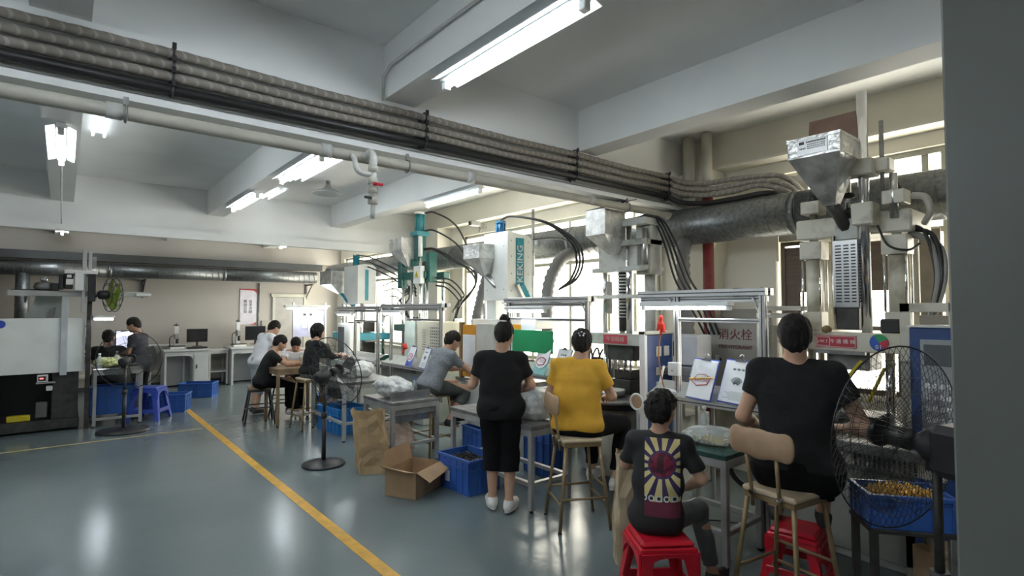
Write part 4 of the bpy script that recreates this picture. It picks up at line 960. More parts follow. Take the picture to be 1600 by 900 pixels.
cb = pb(MB().box(4.22, 4.6, 6.72, 7.42, .86, 1.56, b=.006), 'control_box', mat('cream enamel', (.58, .56, .44), .5, var=.05), r)
m = MB()
for k in range(9): m.box(4.214, 4.221, 7.16, 7.26, 1.14+.036*k, 1.15+.036*k)
for k in range(9):
    for j in range(5): m.box(4.214, 4.221, 6.78+.055*j, 6.80+.055*j, 1.10+.045*k, 1.122+.045*k)
pb(m, 'vent_slots', midm, r, cb, kind='stuff')
pb(MB().box(4.20, 4.24, 7.46, 7.78, .86, 1.56, b=.004), 'guard_door', mat('pale green door', (.45, .52, .47), .5), r)
# --- fifth machine, white with turquoise stripe
r = thing('moulding_machine', 'farthest white vertical moulding machine with plain turquoise stripe', 'machine', (4.6, 10.3, 0), 0, 'vertical moulding machines by the windows')
pb(MB().box(4.15, 5.1, 9.6, 11.0, 0, .76, b=.01), 'base', mat('pale green grey enamel', (.42, .46, .43)), r)
hs = pb(MB().prism([(4.38, 1.84), (4.76, 1.84), (4.76, 2.56), (4.68, 2.62), (4.52, 2.63), (4.38, 2.60)], 10.0, 10.66, 'y'), 'housing', mwhite, r)
pb(MB().box(4.53, 4.60, 9.992, 10.001, 1.92, 2.52, b=.002), 'blue_stripe', mat('turquoise stripe', (.01, .30, .38), .4), r, hs)
m = MB(); m.cyl((4.52, 10.4, 2.6), (4.52, 10.4, 2.82), .055, 14)
for k in range(6): m.cyl((4.52+.06*math.cos(k*PI/3), 10.4+.06*math.sin(k*PI/3), 2.62), (4.52+.06*math.cos(k*PI/3), 10.4+.06*math.sin(k*PI/3), 2.84), .01, 6)
pb(m, 'top_cylinder', teal, r)
hopper(r, 4.12, 4.42, 10.7, 11.3, 2.52, 2.25, (4.35, 10.75), 2.05)
pb(MB().tube([(4.36, 10.75, 2.06), (4.4, 10.5, 1.9), (4.5, 10.4, 1.8)], .04, 8), 'feed_chute', teal, r)
for (x, y) in ((4.4, 9.85), (4.4, 10.75), (4.85, 9.85), (4.85, 10.75)): pb(MB().cyl((x, y, .76), (x, y, 1.86), .03, 12), 'tie_rod', chrome, r)
pb(MB().box(4.25, 4.95, 9.7, 10.9, 1.16, 1.29, b=.008), 'upper_platen', mat('turquoise platen', (.03, .33, .44), .4), r)
pb(MB().box(4.3, 4.95, 9.75, 10.85, .76, .86, b=.008), 'lower_platen', mgreen, r)
pb(MB().box(4.4, 4.8, 10.1, 10.5, .86, 1.1, b=.008), 'mould_block', darkm, r)
pb(MB().box(4.4, 4.8, 10.1, 10.5, 1.3, 1.5, b=.008), 'mould_block', darkm, r)
for k in range(3): pb(MB().tube(spline([(4.54, 10.4, 2.84-k*.1), (4.6, 9.9, 2.75-k*.1), (4.75, 9.2, 2.5-k*.1), (4.85, 8.8+k*.1, 2.3-k*.1), (4.9, 8.9, 2.05)], 7), .013, 7), 'hose', black, r)
for k in range(3): pb(MB().tube(spline([(4.85, 9.9, 2.2-k*.1), (4.9, 9.4, 2.28-k*.15), (4.95, 9.0+k*.15, 2.0-k*.1), (4.9, 9.3, 1.75), (4.8, 9.7, 1.6)], 7), .012, 7), 'hose', black, r)
sc = pb(MB().box(3.98, 4.2, 9.45, 9.98, .80, 1.49, b=.02), 'control_box', mwhite, r)
pb(MB().box(3.974, 3.981, 9.66, 9.94, .85, 1.42, b=.002), 'screen', mat('dull screen', (.10, .11, .12)), r, sc)
# fire hydrant cabinet door, slightly open
r = thing('hydrant_cabinet', 'grey fire hydrant cabinet with red writing on the column wall', 'cabinet', (5.42, 3.0, 0))
pb(MB().box(5.40, 5.70, 2.66, 3.06, .75, 1.75, b=.006), 'body', mat('grey cabinet paint', (.20, .19, .17), .5, var=.06), r)
dM = Matrix.Translation((4.98, 2.46, 0)) @ Matrix.Rotation(math.radians(4), 4, 'Z')
dm = MB(); dm.box(0, .03, 0, .52, .78, 1.66, b=.006)
do = dm.build('door', mat('grey cabinet paint', (.36, .35, .31)), r, (4.98-5.42, 2.44-3.0, 0))
m = MB()
for (a, b, c, d) in ((0, .52, 1.635, 1.66), (0, .52, .78, .80), (0, .02, .78, 1.66), (.495, .52, .78, 1.66)): m.box(-.012, 0, a, b, c, d)
m.build('door_frame', alud, do)
rt_ = mat('dark red lettering', (.09, .008, .004), .7)
text('消火栓', .115, rt_, do, (-.004, .235, 1.50), FX); text('FIRE HYDRANT', .050, rt_, do, (-.004, .235, 1.385), FX)
mk = MB()
for q in (.16, .24, .38): mk.box(-.004, 0, q, q+.04, 1.24, 1.27)
mk.build('lower_marks', screenm, do, kind='stuff')
m = MB().box(-.01, .0, .40, .44, 1.2, 1.3); m.build('door_latch', steel, do)

tp = random.Random(9)
t = thing('parts_heap', 'heap of small golden moulded parts on the biggest machine table', 'parts', (4.30, 1.30, .862)); g = MB()
for k in range(150):
    x, y = tp.gauss(0, .05), tp.gauss(0, .09); an = tp.random()*6; g.tube([(x, y, .004+tp.random()*.02), (x+.02*math.cos(an), y+.02*math.sin(an), .01+tp.random()*.03)], .004, 4)
g.build('loose_parts', mat('golden parts', (.65, .55, .28), .35, .5), t, kind='stuff')
for (x, y, w_, h_, lab) in ((4.22, 1.72, .10, .05, 'small white tray on the biggest machine table'), (4.25, 3.88, .10, .03, 'small white tray on the round machine table')):
    t = thing('small_tray', lab, 'tray', (x, y, .862 if y < 2 else .872)); MB().box(-w_*.7, w_*.7, -w_, w_, 0, .006).build('tray_base', white, t)
    for s_ in (-1, 1): MB().box(-w_*.7, w_*.7, s_*w_-.003, s_*w_+.003, 0, h_).build('tray_side', white, t); MB().box(s_*w_*.7-.003, s_*w_*.7+.003, -w_, w_, 0, h_).build('tray_side', white, t)
tag(MB().lathe([(.02, 0), (.03, .01), (.028, .05), (.01, .055)], n=12).build('push_button', redpl, None, (4.14, 1.86, .862)), 'small red push button on the table edge beside the largest seated woman', 'button')
# ------------------------------------------------------------------ furniture and small things
def table(label, x0, x1, y0, y1, z, topm=midm, legm=alud, shelf=.22, name='work_table', th=.035, lw=.022, group=None, tw=None):
    t = thing(name, label, 'table', ((x0+x1)/2, (y0+y1)/2, 0), 0, group); cx, cy = (x0+x1)/2, (y0+y1)/2
    a, b = (x1-x0)/2, (y1-y0)/2
    MB().box(-a, a, -b, b, z-th, z, b=.004).build('tabletop', topm, t)
    for sx in (-1, 1):
        for sy in (-1, 1):
            X, Y = sx*(a-lw-.005), sy*(b-lw-.005)
            l = MB().box(X-lw, X+lw, Y-lw, Y+lw, .02, z-th, b=.003).build('leg', legm, t)
            MB().cyl((X, Y, 0), (X, Y, .02), lw*.9, 10).build('foot', blackp, l)
    for sx in (-1, 1):
        MB().box(sx*(a-2*lw-.005), sx*(a-.005), -b+2*lw, b-2*lw, z-th-.06, z-th, b=.003).build('apron_rail', legm, t)
        if shelf: MB().box(sx*(a-2*lw-.005), sx*(a-.005), -b+2*lw, b-2*lw, shelf, shelf+.035, b=.003).build('stretcher', legm, t)
    for sy in (-1, 1):
        MB().box(-a+2*lw, a-2*lw, sy*(b-2*lw-.005), sy*(b-.005), z-th-.06, z-th, b=.003).build('apron_rail', legm, t)
        if shelf: MB().box(-a+2*lw, a-2*lw, sy*(b-2*lw-.005), sy*(b-.005), shelf, shelf+.035, b=.003).build('stretcher', legm, t)
    return t
tb_boy = table('metal table with dark green top beside the seated boy', 3.45, 3.98, 1.93, 2.50, .765, greenm)
table('grey metal table holding the big clear bag beside the standing woman', 3.12, 3.62, 3.53, 4.80, .74)
t3 = table('grey metal table with deep side panel by grey-shirted worker', 2.80, 3.42, 5.47, 6.20, .72)
MB().box(-.29, .29, -.345, -.33, .56, .69, b=.003).build('side_panel', midm, t3)
table('grey metal table with white bags near the black pedestal fan', 2.86, 3.62, 6.95, 8.15, .78)
table('small brown table the seated group works around', 2.46, 3.16, 8.45, 9.10, .86, woodd, woodd, 0)

def stool(label, x, y, rz, h, back=True, seatm=wood, legm=brass, backm=tan, w=.165):
    t = thing('work_stool', label, 'stool', (x, y, 0), rz, 'tall work stools')
    MB().box(-w, w, -w, w, h-.035, h, b=.012).build('seat', seatm, t)
    MB().box(-w+.01, w-.01, -w+.01, w-.01, h-.065, h-.036, b=.003).build('seat_frame', legm, t)
    for sx in (-1, 1):
        for sy in (-1, 1):
            m = MB().cyl((sx*(w+.045), sy*(w+.045), .012), (sx*(w-.025), sy*(w-.025), h-.06), .014, 10)
            l = m.build('leg', legm, t); MB().cyl((sx*(w+.047), sy*(w+.047), 0), (sx*(w+.045), sy*(w+.045), .014), .018, 10).build('rubber_foot', blackp, l)
    for z, f in ((.20, 1-.20/h), (.33, 1-.33/h)):
        q = w-.025+.07*f
        for s in (-1, 1):
            if z < .3 or s > 0: MB().cyl((-q, s*q, z), (q, s*q, z), .010, 8).build('rung', legm, t)
            if z < .3: MB().cyl((s*q, -q, z+.05), (s*q, q, z+.05), .010, 8).build('rung', legm, t)
    if back:
        for s in (-1, 1):
            m = MB().tube([(s*.085, -w-.005, h-.10), (s*.085, -w-.02, h+.02), (s*.095, -w-.055, h+.25)], .011, 8); sp = m.build('back_support', legm, t)
            MB().cyl((s*.085, -w-.025, h-.02), (s*.085, -w+.0, h-.02), .014, 8).build('bolt', chrome, sp)
        S = SDF(.008); yb = -w-.062; zc = h+.272
        S.cone((-.125, yb+.01, zc), (0, yb-.008, zc), .074, .078, k=.02, fl=.30, dr=(0, 1, 0)); S.cone((0, yb-.008, zc), (.125, yb+.01, zc), .078, .074, k=.02, fl=.30, dr=(0, 1, 0))
        S.cone((-.155, yb+.012, zc-.042), (-.155, yb+.012, zc+.042), .034, .034, k=.02, fl=.45, dr=(0, 1, 0)); S.cone((.155, yb+.012, zc-.042), (.155, yb+.012, zc+.042), .034, .034, k=.02, fl=.45, dr=(0, 1, 0))
        S.build('backrest', backm, t)
    return t
stool('tall brown stool with tan backrest under the largest seated woman', 3.23, 1.45, math.radians(-99), .73)
stool('tall brown stool with side-turned backrest under the yellow-shirted worker', 3.31, 3.17, math.radians(-118), .71)
stool('tall reddish brown stool under the grey-shirted worker', 3.46, 5.72, math.radians(-80), .76, False, woodd)
stool('pale wooden stool under the person in black by the pedestal fan', 2.86, 8.18, math.radians(-85), .74, False, wood)
stool('dark backless stool under the black-shirted worker of the group', 2.38, 9.05, math.radians(-100), .55, False, woodd, darkm)
stool('low stool hidden behind the small brown table', 2.93, 9.55, math.radians(150), .55, False, woodd, darkm)

def plastic_stool(label, x, y, rz, h, m_, s=1., name='plastic_stool'):
    t = thing(name, label, 'stool', (x, y, 0), rz)
    a, b = .150*s, .21*s
    MB().box(-a, a, -a, a, h-.035, h, b=.015).build('seat', m_, t)
    m = MB().box(-a-.01, a+.01, -a-.01, a+.01, h-.06, h-.03, b=.006); m.build('rim', m_, t)
    for sx in (-1, 1):
        for sy in (-1, 1):
            m = MB(); q = .048*s
            top = [(sx*(a-.0), sy*(a-.0)), (sx*(a-q*1.5), sy*a), (sx*(a-q*1.5), sy*(a-.012)), (sx*(a-.012), sy*(a-.012)), (sx*(a-.012), sy*(a-q*1.5)), (sx*a, sy*(a-q*1.5))]
            bot = [(sx*b, sy*b), (sx*(b-q), sy*b), (sx*(b-q), sy*(b-.012)), (sx*(b-.012), sy*(b-.012)), (sx*(b-.012), sy*(b-q)), (sx*b, sy*(b-q))]
            vs = [(p[0], p[1], 0) for p in bot]+[(p[0], p[1], h-.06) for p in top]
            m.add(vs, [(5,4,3,2,1,0), (6,7,8,9,10,11)]+[(i, (i+1) % 6, 6+(i+1) % 6, 6+i) for i in range(6)]); m.build('leg', m_, t)
    for k in range(4):      # arched apron and lower brace on each side
        R = Matrix.Rotation(k*PI/2, 4, 'Z'); m = MB(); n = 10; top = []; 
        za, zb = h-.055, h*.62; 
        for i in range(n+1):
            u = -1+2*i/n; xx = u*(a+.01); zz = za-.02-(za-.02-zb)*(abs(u)**3.0); top.append((xx, zz))
        poly = [(-(a+.01), za), (a+.01, za)]+top[::-1]
        yo = -a-.012
        m.prism(poly, yo-.012, yo, 'y', R); 
        m.build('arched_side', m_, t)
        m = MB(); q = a+.6*(b-a)+.006; m.box(-q+.03, q-.03, -q-.002, -q+.010, h*.24, h*.36, M=R, b=.004); m.build('brace', m_, t)
    return t
plastic_stool('bright red plastic stool under the seated boy', 2.70, 1.93, math.radians(-35), .46, redpl)
plastic_stool('dark red plastic stool used as footrest by the largest seated woman', 3.68, 1.58, math.radians(-80), .36, redpl, .9)
plastic_stool('blue plastic stool beside the table of bottles', 1.10, 10.40, math.radians(-30), .52, bluest, 1.12)

def crate(label, x, y, rz, L, W, H, m_, z=0, fill=None, group='blue plastic crates', rib=True, holes=True):
    t = thing('plastic_crate', label, 'crate', (x, y, z), rz, group)
    a, b, th = L/2, W/2, .008
    m = MB(); m.box(-a, a, -b, b, 0, .012); m.box(-a, a, -b, -b+th, .01, H); m.box(-a, a, b-th, b, .01, H); m.box(-a, -a+th, -b, b, .01, H); m.box(a-th, a, -b, b, .01, H); m.build('body', m_, t, kind=None)
    m = MB(); e = .014
    for (q0, q1, q2, q3) in ((-a-e, a+e, -b-e, -b+.004), (-a-e, a+e, b-.004, b+e), (-a-e, -a+.004, -b, b), (a-.004, a+e, -b, b)):
        m.box(q0, q1, q2, q3, H-.022, H, b=.003)
    m.build('rim', m_, t)
    if rib:
        n = max(3, int(L/.10))
        for i in range(n+1):
            x_ = -a+.012+(2*a-.024)*i/n
            for s in (-1, 1): MB().box(x_-.006, x_+.006, s*b, s*(b+.010), .02, H-.02).build('rib', m_, t)
        n = max(2, int(W/.12))
        for i in range(n+1):
            y_ = -b+.012+(2*b-.024)*i/n
            for s in (-1, 1): MB().box(s*a, s*(a+.010), y_-.006, y_+.006, .02, H-.02).build('rib', m_, t)
        for s in (-1, 1):
            MB().box(-a, a, s*b, s*(b+.010), H*.70, H*.70+.012).build('band', m_, t)
            MB().box(s*a, s*(a+.012), -b, b, H*.70, H*.70+.012).build('band', m_, t)
    if fill:
        fill(t, a, b, H)
    return t
def fill_black(t, a, b, H):
    m = MB(); R_ = random.Random(3); m.box(-a+.01, a-.01, -b+.01, b-.01, H*.5, H*.72)
    for k in range(160):
        x, y = R_.uniform(-a+.05, a-.05), R_.uniform(-b+.05, b-.05); an = R_.random()*6; l = .04
        m.tube([(x-l*math.cos(an), y-l*math.sin(an), H*.74+R_.random()*.03), (x+l*math.cos(an), y+l*math.sin(an), H*.74+R_.random()*.07)], .005, 4)
    m.build('black_plugs', black, t, kind='stuff')
def fill_gold(t, a, b, H):
    m = MB(); R_ = random.Random(4); m.box(-a+.01, a-.01, -b+.01, b-.01, H*.4, H*.6)
    for k in range(330):
        x, y = R_.uniform(-a+.04, a-.04), R_.uniform(-b+.04, b-.04); g = math.exp(-(x*x+y*y)*40)*.05
        an = R_.random()*6; l = .025; z = H*.62+g
        m.tube([(x-l*math.cos(an), y-l*math.sin(an), z), (x+l*math.cos(an)*.5, y+l*math.sin(an)*.5, z+.02+R_.random()*.03)], .004, 4)
    m.build('gold_pins', goldm, t, kind='stuff')
c = crate('blue crate full of black plugs behind the standing woman', 3.13, 4.47, math.radians(93), .50, .37, .33, bluepl, fill=fill_black)
MB().box(.05, .12, .193, .198, .08, .18).build('torn_label', paperm, c)
MB().box(.06, .14, .190, .198, .25, .28, b=.003).build('handle_slot', bluest, c)
c = crate('sky blue crate on floor beside the black pedestal fan', 3.17, 7.72, math.radians(96), .66, .44, .36, bluecy)
MB().box(-.10, -.05, .220, .232, .16, .24).build('torn_label', paperm, c)
crate('bright blue crate beside the blue stool near back wall', 1.46, 11.02, math.radians(-24), .54, .38, .30, bluepl)
crate('bright blue crate beneath the farther computer desk, partly behind another', 2.14, 12.50, math.radians(-28), .60, .40, .28, bluepl)
crate('wide blue crate under the table of bottles', .64, 10.62, math.radians(-6), .56, .42, .42, bluepl, z=.14)
crate('navy crate behind the pale wooden stool', 3.45, 8.95, math.radians(90), .5, .36, .34, bluepl)
crate('blue crate by the feet of the grey-shirted worker', 3.95, 5.35, math.radians(88), .42, .30, .34, bluepl)
crate('blue crate below the yellow-shirted worker, deep under the machine table', 4.05, 4.32, math.radians(90), .42, .30, .50, bluepl)
crate('small blue crate of gold pins on steel stand by the wire fan', 3.61, .99, math.radians(-52), .40, .27, .18, bluepl, z=.575, fill=fill_gold)
st = thing('crate_stand', 'dark steel stand carrying the crate of gold pins', 'stand', (3.61, .99, 0), math.radians(-52))
MB().box(-.21, .21, -.15, .15, .55, .573, b=.004).build('top_frame', darkm, st)
for sx in (-1, 1):
    for sy in (-1, 1): MB().box(sx*.185-.018, sx*.185+.018, sy*.125-.018, sy*.125+.018, 0, .55, b=.003).build('leg', darkm if sx < 0 else midm, st)
for sy in (-1, 1): MB().box(-.17, .17, sy*.125-.012, sy*.125+.012, .14, .17, b=.003).build('stretcher', darkm, st)
# cardboard
t = thing('cardboard_box', 'open brown cardboard box on floor with raised flap', 'box', (2.66, 4.72, 0), math.radians(28))
for (a, b, c_, d, nm) in ((-.23, .23, -.17, -.165, 'side'), (-.23, .23, .165, .17, 'side'), (-.23, -.225, -.17, .17, 'side'), (.225, .23, -.17, .17, 'side')): MB().box(a, b, c_, d, 0, .24).build(nm, card, t)
MB().box(-.23, .23, -.17, .17, 0, .006).build('bottom', card, t)
for (pts) in ([(-.23, .17, .24), (.23, .17, .24), (.21, .20, .40), (-.21, .20, .40)], [(-.23, -.17, .24), (-.23, .17, .24), (-.36, .15, .31), (-.36, -.13, .28)], [(.23, -.17, .24), (.23, .17, .24), (.33, .14, .20), (.33, -.14, .18)], [(-.22, -.17, .24), (.22, -.17, .24), (.20, -.29, .19), (-.20, -.30, .16)]):
    m = MB(); q = [(p[0], p[1], p[2]+.004) for p in pts]; m.add(pts+q, [(3,2,1,0), (4,5,6,7), (0,1,5,4), (1,2,6,5), (2,3,7,6), (3,0,4,7)]); m.build('flap', card, t)
MB().box(-.03, .04, -.173, -.1705, .08, .17).build('torn_tape', kraftl, t)
t = thing('cardboard_box', 'closed cardboard carton under the crate of gold pins', 'box', (3.82, .78, 0), math.radians(-30))
MB().box(-.16, .16, -.14, .14, 0, .42, b=.004).build('carton', card, t); MB().box(-.161, .161, -.02, .02, .415, .422).build('tape', kraftl, t)
def paper_bag(label, x, y, rz, w, d, h, m_, lean=.0, seed=1):
    t = thing('paper_bag', label, 'bag', (x, y, 0), rz); R_ = random.Random(seed); n = 20; rings = 9; m = MB(); vs = []
    for k in range(rings):
        z = h*k/(rings-1)
        for i in range(n):
            a = 2*PI*i/n; cx = abs(math.cos(a))**.4*math.copysign(1, math.cos(a)); cy = abs(math.sin(a))**.4*math.copysign(1, math.sin(a))
            j = 0 if k == 0 else R_.uniform(-.014, .014); f = 1-.12*(k == 0)-.05*math.sin(k*1.3)
            vs.append((cx*w/2*f+j+lean*z, cy*d/2*f*(1-.35*(k/(rings-1)))+j, z+(R_.uniform(-.02, .03) if k == rings-1 else 0)))
    fs = []
    for k in range(rings-1):
        for i in range(n): fs.append((k*n+i, k*n+(i+1) % n, (k+1)*n+(i+1) % n, (k+1)*n+i))
    m.add(vs, fs+[tuple(range(n))[::-1]], False)
    o = m.build('bag_body', m_, t); sol = o.modifiers.new('s', 'SOLIDIFY'); sol.thickness = .004
    return t
paper_bag('tall crumpled brown paper sack standing by the grey table', 2.62, 5.52, math.radians(-32), .34, .20, .66, kraft, -.10, 2)
b_ = paper_bag('pale brown paper sack standing against the red stool of the boy', 3.06, 2.50, math.radians(-42), .13, .22, .73, kraftl, .05, 5)
MB().box(.05, .12, -.115, -.108, .10, .30).build('printed_panel', mat('green print', (.08, .22, .10), .7), b_)

def lump(label, x, y, z, sx, sy, sz, m_, seed, name='plastic_bag', cat='bag', par=None, vox=.012, amp=.02, f=24, group=None):
    t = par or thing(name, label, cat, (x, y, z), 0, group)
    S = SDF(vox); R_ = random.Random(seed)
    S.ell((0, 0, sz*.42), (sx*.5, sy*.5, sz*.45), k=.05)
    for k in range(7): S.ell((R_.uniform(-.32, .32)*sx, R_.uniform(-.32, .32)*sy, sz*R_.uniform(.25, .7)), (sx*R_.uniform(.16, .3), sy*R_.uniform(.16, .3), sz*R_.uniform(.2, .36)), k=.04)
    S.half((0, 0, .002), (0, 0, -1))
    s0 = seed
    S.build('bag_film', m_, t, lambda X, Y, Z: amp*(np.abs(np.sin(f*X+9*Z+s0+3*np.sin(11*Y)))*np.abs(np.sin(f*.8*Y-13*Z+s0+2*np.sin(9*X)))+.4*np.abs(np.sin(f*2*Z+17*X+13*Y)))-amp*.5)
    return t
film = mat('cloudy plastic film', (.62, .64, .63), .22, var=.35, scale=16, bump=.7, bscale=26, alpha=.86)
lump('big clear plastic bag of black parts on table beside the standing woman', 3.36, 3.76, .742, .40, .42, .32, film, 3)
lump('clear plastic bag heaped on table by the grey-shirted worker', 3.03, 5.84, .722, .42, .50, .24, film, 5)
lump('knotted white plastic bag on the table behind the black pedestal fan', 3.32, 7.38, .782, .24, .30, .26, bagw, 8)
lump('flat white bag of parts behind the fan, beside a knotted bag', 3.10, 7.75, .782, .30, .34, .13, bagw, 9)
lump('pinkish plastic sack on floor beneath the grey table', 3.10, 5.86, .002, .34, .40, .50, mat('pinkish plastic sack', (.62, .47, .38), .5, var=.2, scale=8, bump=.4), 12)
t = lump('clear plastic bag of golden parts on the green table top', 3.74, 2.22, .767, .34, .42, .11, mat('clear film', (.65, .70, .70), .15, var=.2, bump=.5, bscale=18, alpha=.35), 14)
m = MB(); R_ = random.Random(6)
for k in range(140):
    x, y = R_.gauss(0, .055), R_.gauss(-.02, .07); an = R_.random()*6; m.tube([(x, y, .005+R_.random()*.02), (x+.02*math.cos(an), y+.02*math.sin(an), .01+R_.random()*.02)], .004, 4)
m.build('golden_parts', mat('golden parts', (.65, .55, .28), .35, .5), t, kind='stuff')
lump('small blue and red bag on the shelf below the grey table', 2.98, 6.05, .258, .16, .2, .14, mat('blue red bag', (.35, .02, .05), .5, dirt=(.01, .03, .4), scale=5), 15)
def bottle(label, x, y, z, h, r_, m_, capm, group=None):
    t = thing('bottle', label, 'bottle', (x, y, z), 0, group)
    MB().lathe([(r_*.9, 0), (r_, .01), (r_, h*.28), (r_*.88, h*.33), (r_, h*.38), (r_, h*.62), (r_*.55, h*.78), (r_*.38, h*.85), (r_*.38, h*.9)], n=16).build('bottle_body', m_, t)
    MB().cyl((0, 0, h*.9), (0, 0, h), r_*.45, 12).build('cap', capm, t)
    return t
clearb = mat('clear bottle', (.6, .66, .68), .12, alpha=.4)
bottle('clear bottle with blue cap standing by the heaped bag', 3.22, 5.72, .722, .22, .033, clearb, bluepl)
bottle('clear empty bottle standing on the green table by the bag', 3.90, 2.36, .767, .22, .033, clearb, white)
bottle('clear squeeze bottle on table of yellow bags, nearer its left end', .44, 10.3, .862, .22, .04, clearb, white)
bottle('clear bottle standing among the yellow bags, farther from the white panel', .66, 10.42, .862, .24, .04, clearb, white)
tag(MB().cyl((0, 0, 0), (0, 0, .075), .026, 16, .030).build('blue_cup', mat('cyan cup', (.02, .3, .5), .4), None, (3.93, 2.02, .767)), 'small cyan cup at the corner of the green table', 'cup')
m = MB(); m.tube([(0, 0, 0), (.0, -.20, .012)], .006, 6); m.box(-.012, .012, .0, .05, -.004, .012, b=.003); tag(m.build('tweezers', darkm, None, (3.60, 2.22, .772)), 'dark tool lying along the edge of the green table', 'tool')
t = thing('ring_magnifier', 'white ring magnifier on a stem beside the head of the boy', 'magnifier', (3.60, 2.78, 0)); MB().tube([(0, .062*math.cos(a), 1.0+.062*math.sin(a)) for a in np.linspace(0, 2*PI, 25)[:-1]], .009, 8, closed=True).build('ring', white, t); MB().cyl((.006, 0, 1.0), (.012, 0, 1.0), .056, 20).build('tan_disc', tan, t); MB().cyl((.01, 0, .03), (.01, 0, .94), .012, 8).build('stem', midm, t); MB().cyl((.01, 0, 0), (.01, 0, .03), .09, 16).build('foot', darkm, t)

# ------------------------------------------------------------------ aluminium lamp frames along the machines
def rail(m, p, q, w_=.02):
    p, q = Vector(p), Vector(q); lo = Vector(map(min, p, q)); hi = Vector(map(max, p, q)); e = Vector((w_, w_, w_)); lo -= e; hi += e
    m.box(lo.x, hi.x, lo.y, hi.y, lo.z, hi.z, b=.003)
def profile(name, p, q, par, w_=.022, m_=None):
    m = MB(); rail(m, p, q, w_); o = m.build(name, m_ or alu, par)
    d = Vector(q)-Vector(p); ax = max(range(3), key=lambda i: abs(d[i])); g = MB(); lo = [min(a, b) for a, b in zip(p, q)]; hi = [max(a, b) for a, b in zip(p, q)]
    # dark slot along the two camera-side faces
    if ax == 1: g.box(lo[0]-w_-.001, lo[0]-w_+.002, lo[1]-w_, hi[1]+w_, lo[2]-.004, lo[2]+.004); 
    if ax == 2: g.box(lo[0]-w_-.001, lo[0]-w_+.002, lo[1]-.004, lo[1]+.004, lo[2]-w_, hi[2]+w_); g.box(lo[0]-.004, lo[0]+.004, lo[1]-w_-.001, lo[1]-w_+.002, lo[2]-w_, hi[2]+w_)
    if ax == 0: g.box(lo[0]-w_, hi[0]+w_, lo[1]-w_-.001, lo[1]-w_+.002, lo[2]-.004, lo[2]+.004)
    if g.v: g.build('slot', darkm, o)
    return o
def lamp_frame(label, x, y0, y1, zt, posts, mid, ledge, lamp, zbase=0., depth=.16):
    t = thing('light_stand', label, 'frame', (x, (y0+y1)/2, 0), 0, 'aluminium lamp frames before the machines'); oy = (y0+y1)/2
    for dx, dz in ((0, 0), (.09, 0), (.03, -.052)): profile('top_rail', (dx, y0-oy, zt+dz), (dx, y1-oy, zt+dz), t, .028 if dz == 0 else .022)
    for (yy) in (y0, y1): MB().box(-.022, .112, yy-oy-.012, yy-oy+.012, zt-.030, zt+.030).build('end_plug', blackp, t)
    if lamp[2]: MB().box(-.023, .113, lamp[2]-oy-.02, lamp[2]-oy+.02, zt-.032, zt+.032).build('joint', blackp, t)
    for (yy, z0) in posts:
        profile('post', (0, yy-oy, z0+.02), (0, yy-oy, zt-.04), t); 
        m = MB().tube([(0, yy-oy+.02, zt-.14), (0, yy-oy+.08, zt-.04), (0, yy-oy+.13, zt-.02)], .010, 6); m.build('corner_brace', alu, t)
    if mid: profile('middle_rail', (0, mid[0]-oy, mid[2]), (0, mid[1]-oy, mid[2]), t, .016)
    a, b = lamp[0]-oy, lamp[1]-oy
    h = MB().box(-.10, .0, a, b, zt-.105, zt-.07, b=.006).build('lamp_housing', refl, t)
    MB().cyl((-.05, a+.05, zt-.122), (-.05, b-.03, zt-.122), .012, 10).build('lamp_tube', mat('frame lamp tube', (1, 1, 1), .4, emit=(.9, .96, 1.0), estr=13.0), h)
    for q in (a+.02, b-.02): MB().box(-.065, -.035, q-.02, q+.02, zt-.14, zt-.105, b=.004).build('socket', white, h)
    if ledge:
        profile('ledge_rail', (-.06, ledge[0]-oy, ledge[2]), (-.06, ledge[1]-oy, ledge[2]), t)
        m = MB(); M = Matrix.Translation((-.08, 0, ledge[2]+.02)) @ Matrix.Rotation(math.radians(-24), 4, 'Y'); m.box(0, .24, ledge[0]-oy, ledge[1]-oy, .0, .008, M=M); m.build('ledge_tray', mat('ledge sheet', (.40, .41, .38), .5, .3), t)
    return t
lamp_frame('aluminium lamp frame holding two clipboards beside the largest seated woman', 4.0, 1.93, 3.02, 1.88, [(1.93, 0), (2.66, .3)], (1.93, 2.66, 1.66), (1.75, 2.90, 1.00), (2.15, 2.98, 2.13))
lamp_frame('aluminium lamp frame carrying a green board behind the yellow-shirted worker', 3.98, 3.66, 4.92, 1.85, [(3.66, .9), (4.88, .3)], (3.66, 4.9, 1.64), (3.80, 5.0, 1.03), (4.2, 4.85, 4.15))
lamp_frame('aluminium lamp frame with a red rag before the dark green machine', 3.95, 6.28, 8.05, 1.80, [(6.3, .5), (7.75, .3)], (6.3, 7.2, 1.60), (6.3, 7.9, .90), (7.3, 7.95, 7.25))
lamp_frame('farthest aluminium lamp frame before the turquoise striped machine', 3.95, 8.15, 9.85, 1.77, [(8.2, .5), (9.1, .3)], (8.2, 9.1, 1.55), (8.2, 9.8, .88), (9.1, 9.8, 8.95))
tag(MB().box(-.006, .006, -.33, .33, -.12, .12, b=.002).build('green_board', greenb, None, (3.95, 4.45, 1.40)), 'plain green board fixed across the lamp frame', 'board')
tag(MB().box(-.003, .003, -.12, .12, -.06, .06).build('paper_note', paperm, None, (3.96, 4.52, 1.575)), 'white paper note above the green board', 'paper')
t = thing('socket_box', 'white switch box on frame post above the boy', 'box', (3.955, 2.66, 1.25)); MB().box(-.03, .02, -.05, .05, -.055, .055, b=.006).build('box_body', white, t); MB().cyl((-.03, 0, -.01), (-.042, 0, -.01), .012, 10).build('knob', pvc, t)
t = thing('tool_controller', 'grey controller box with dark window behind the frame post', 'box', (4.55, 2.95, .95))
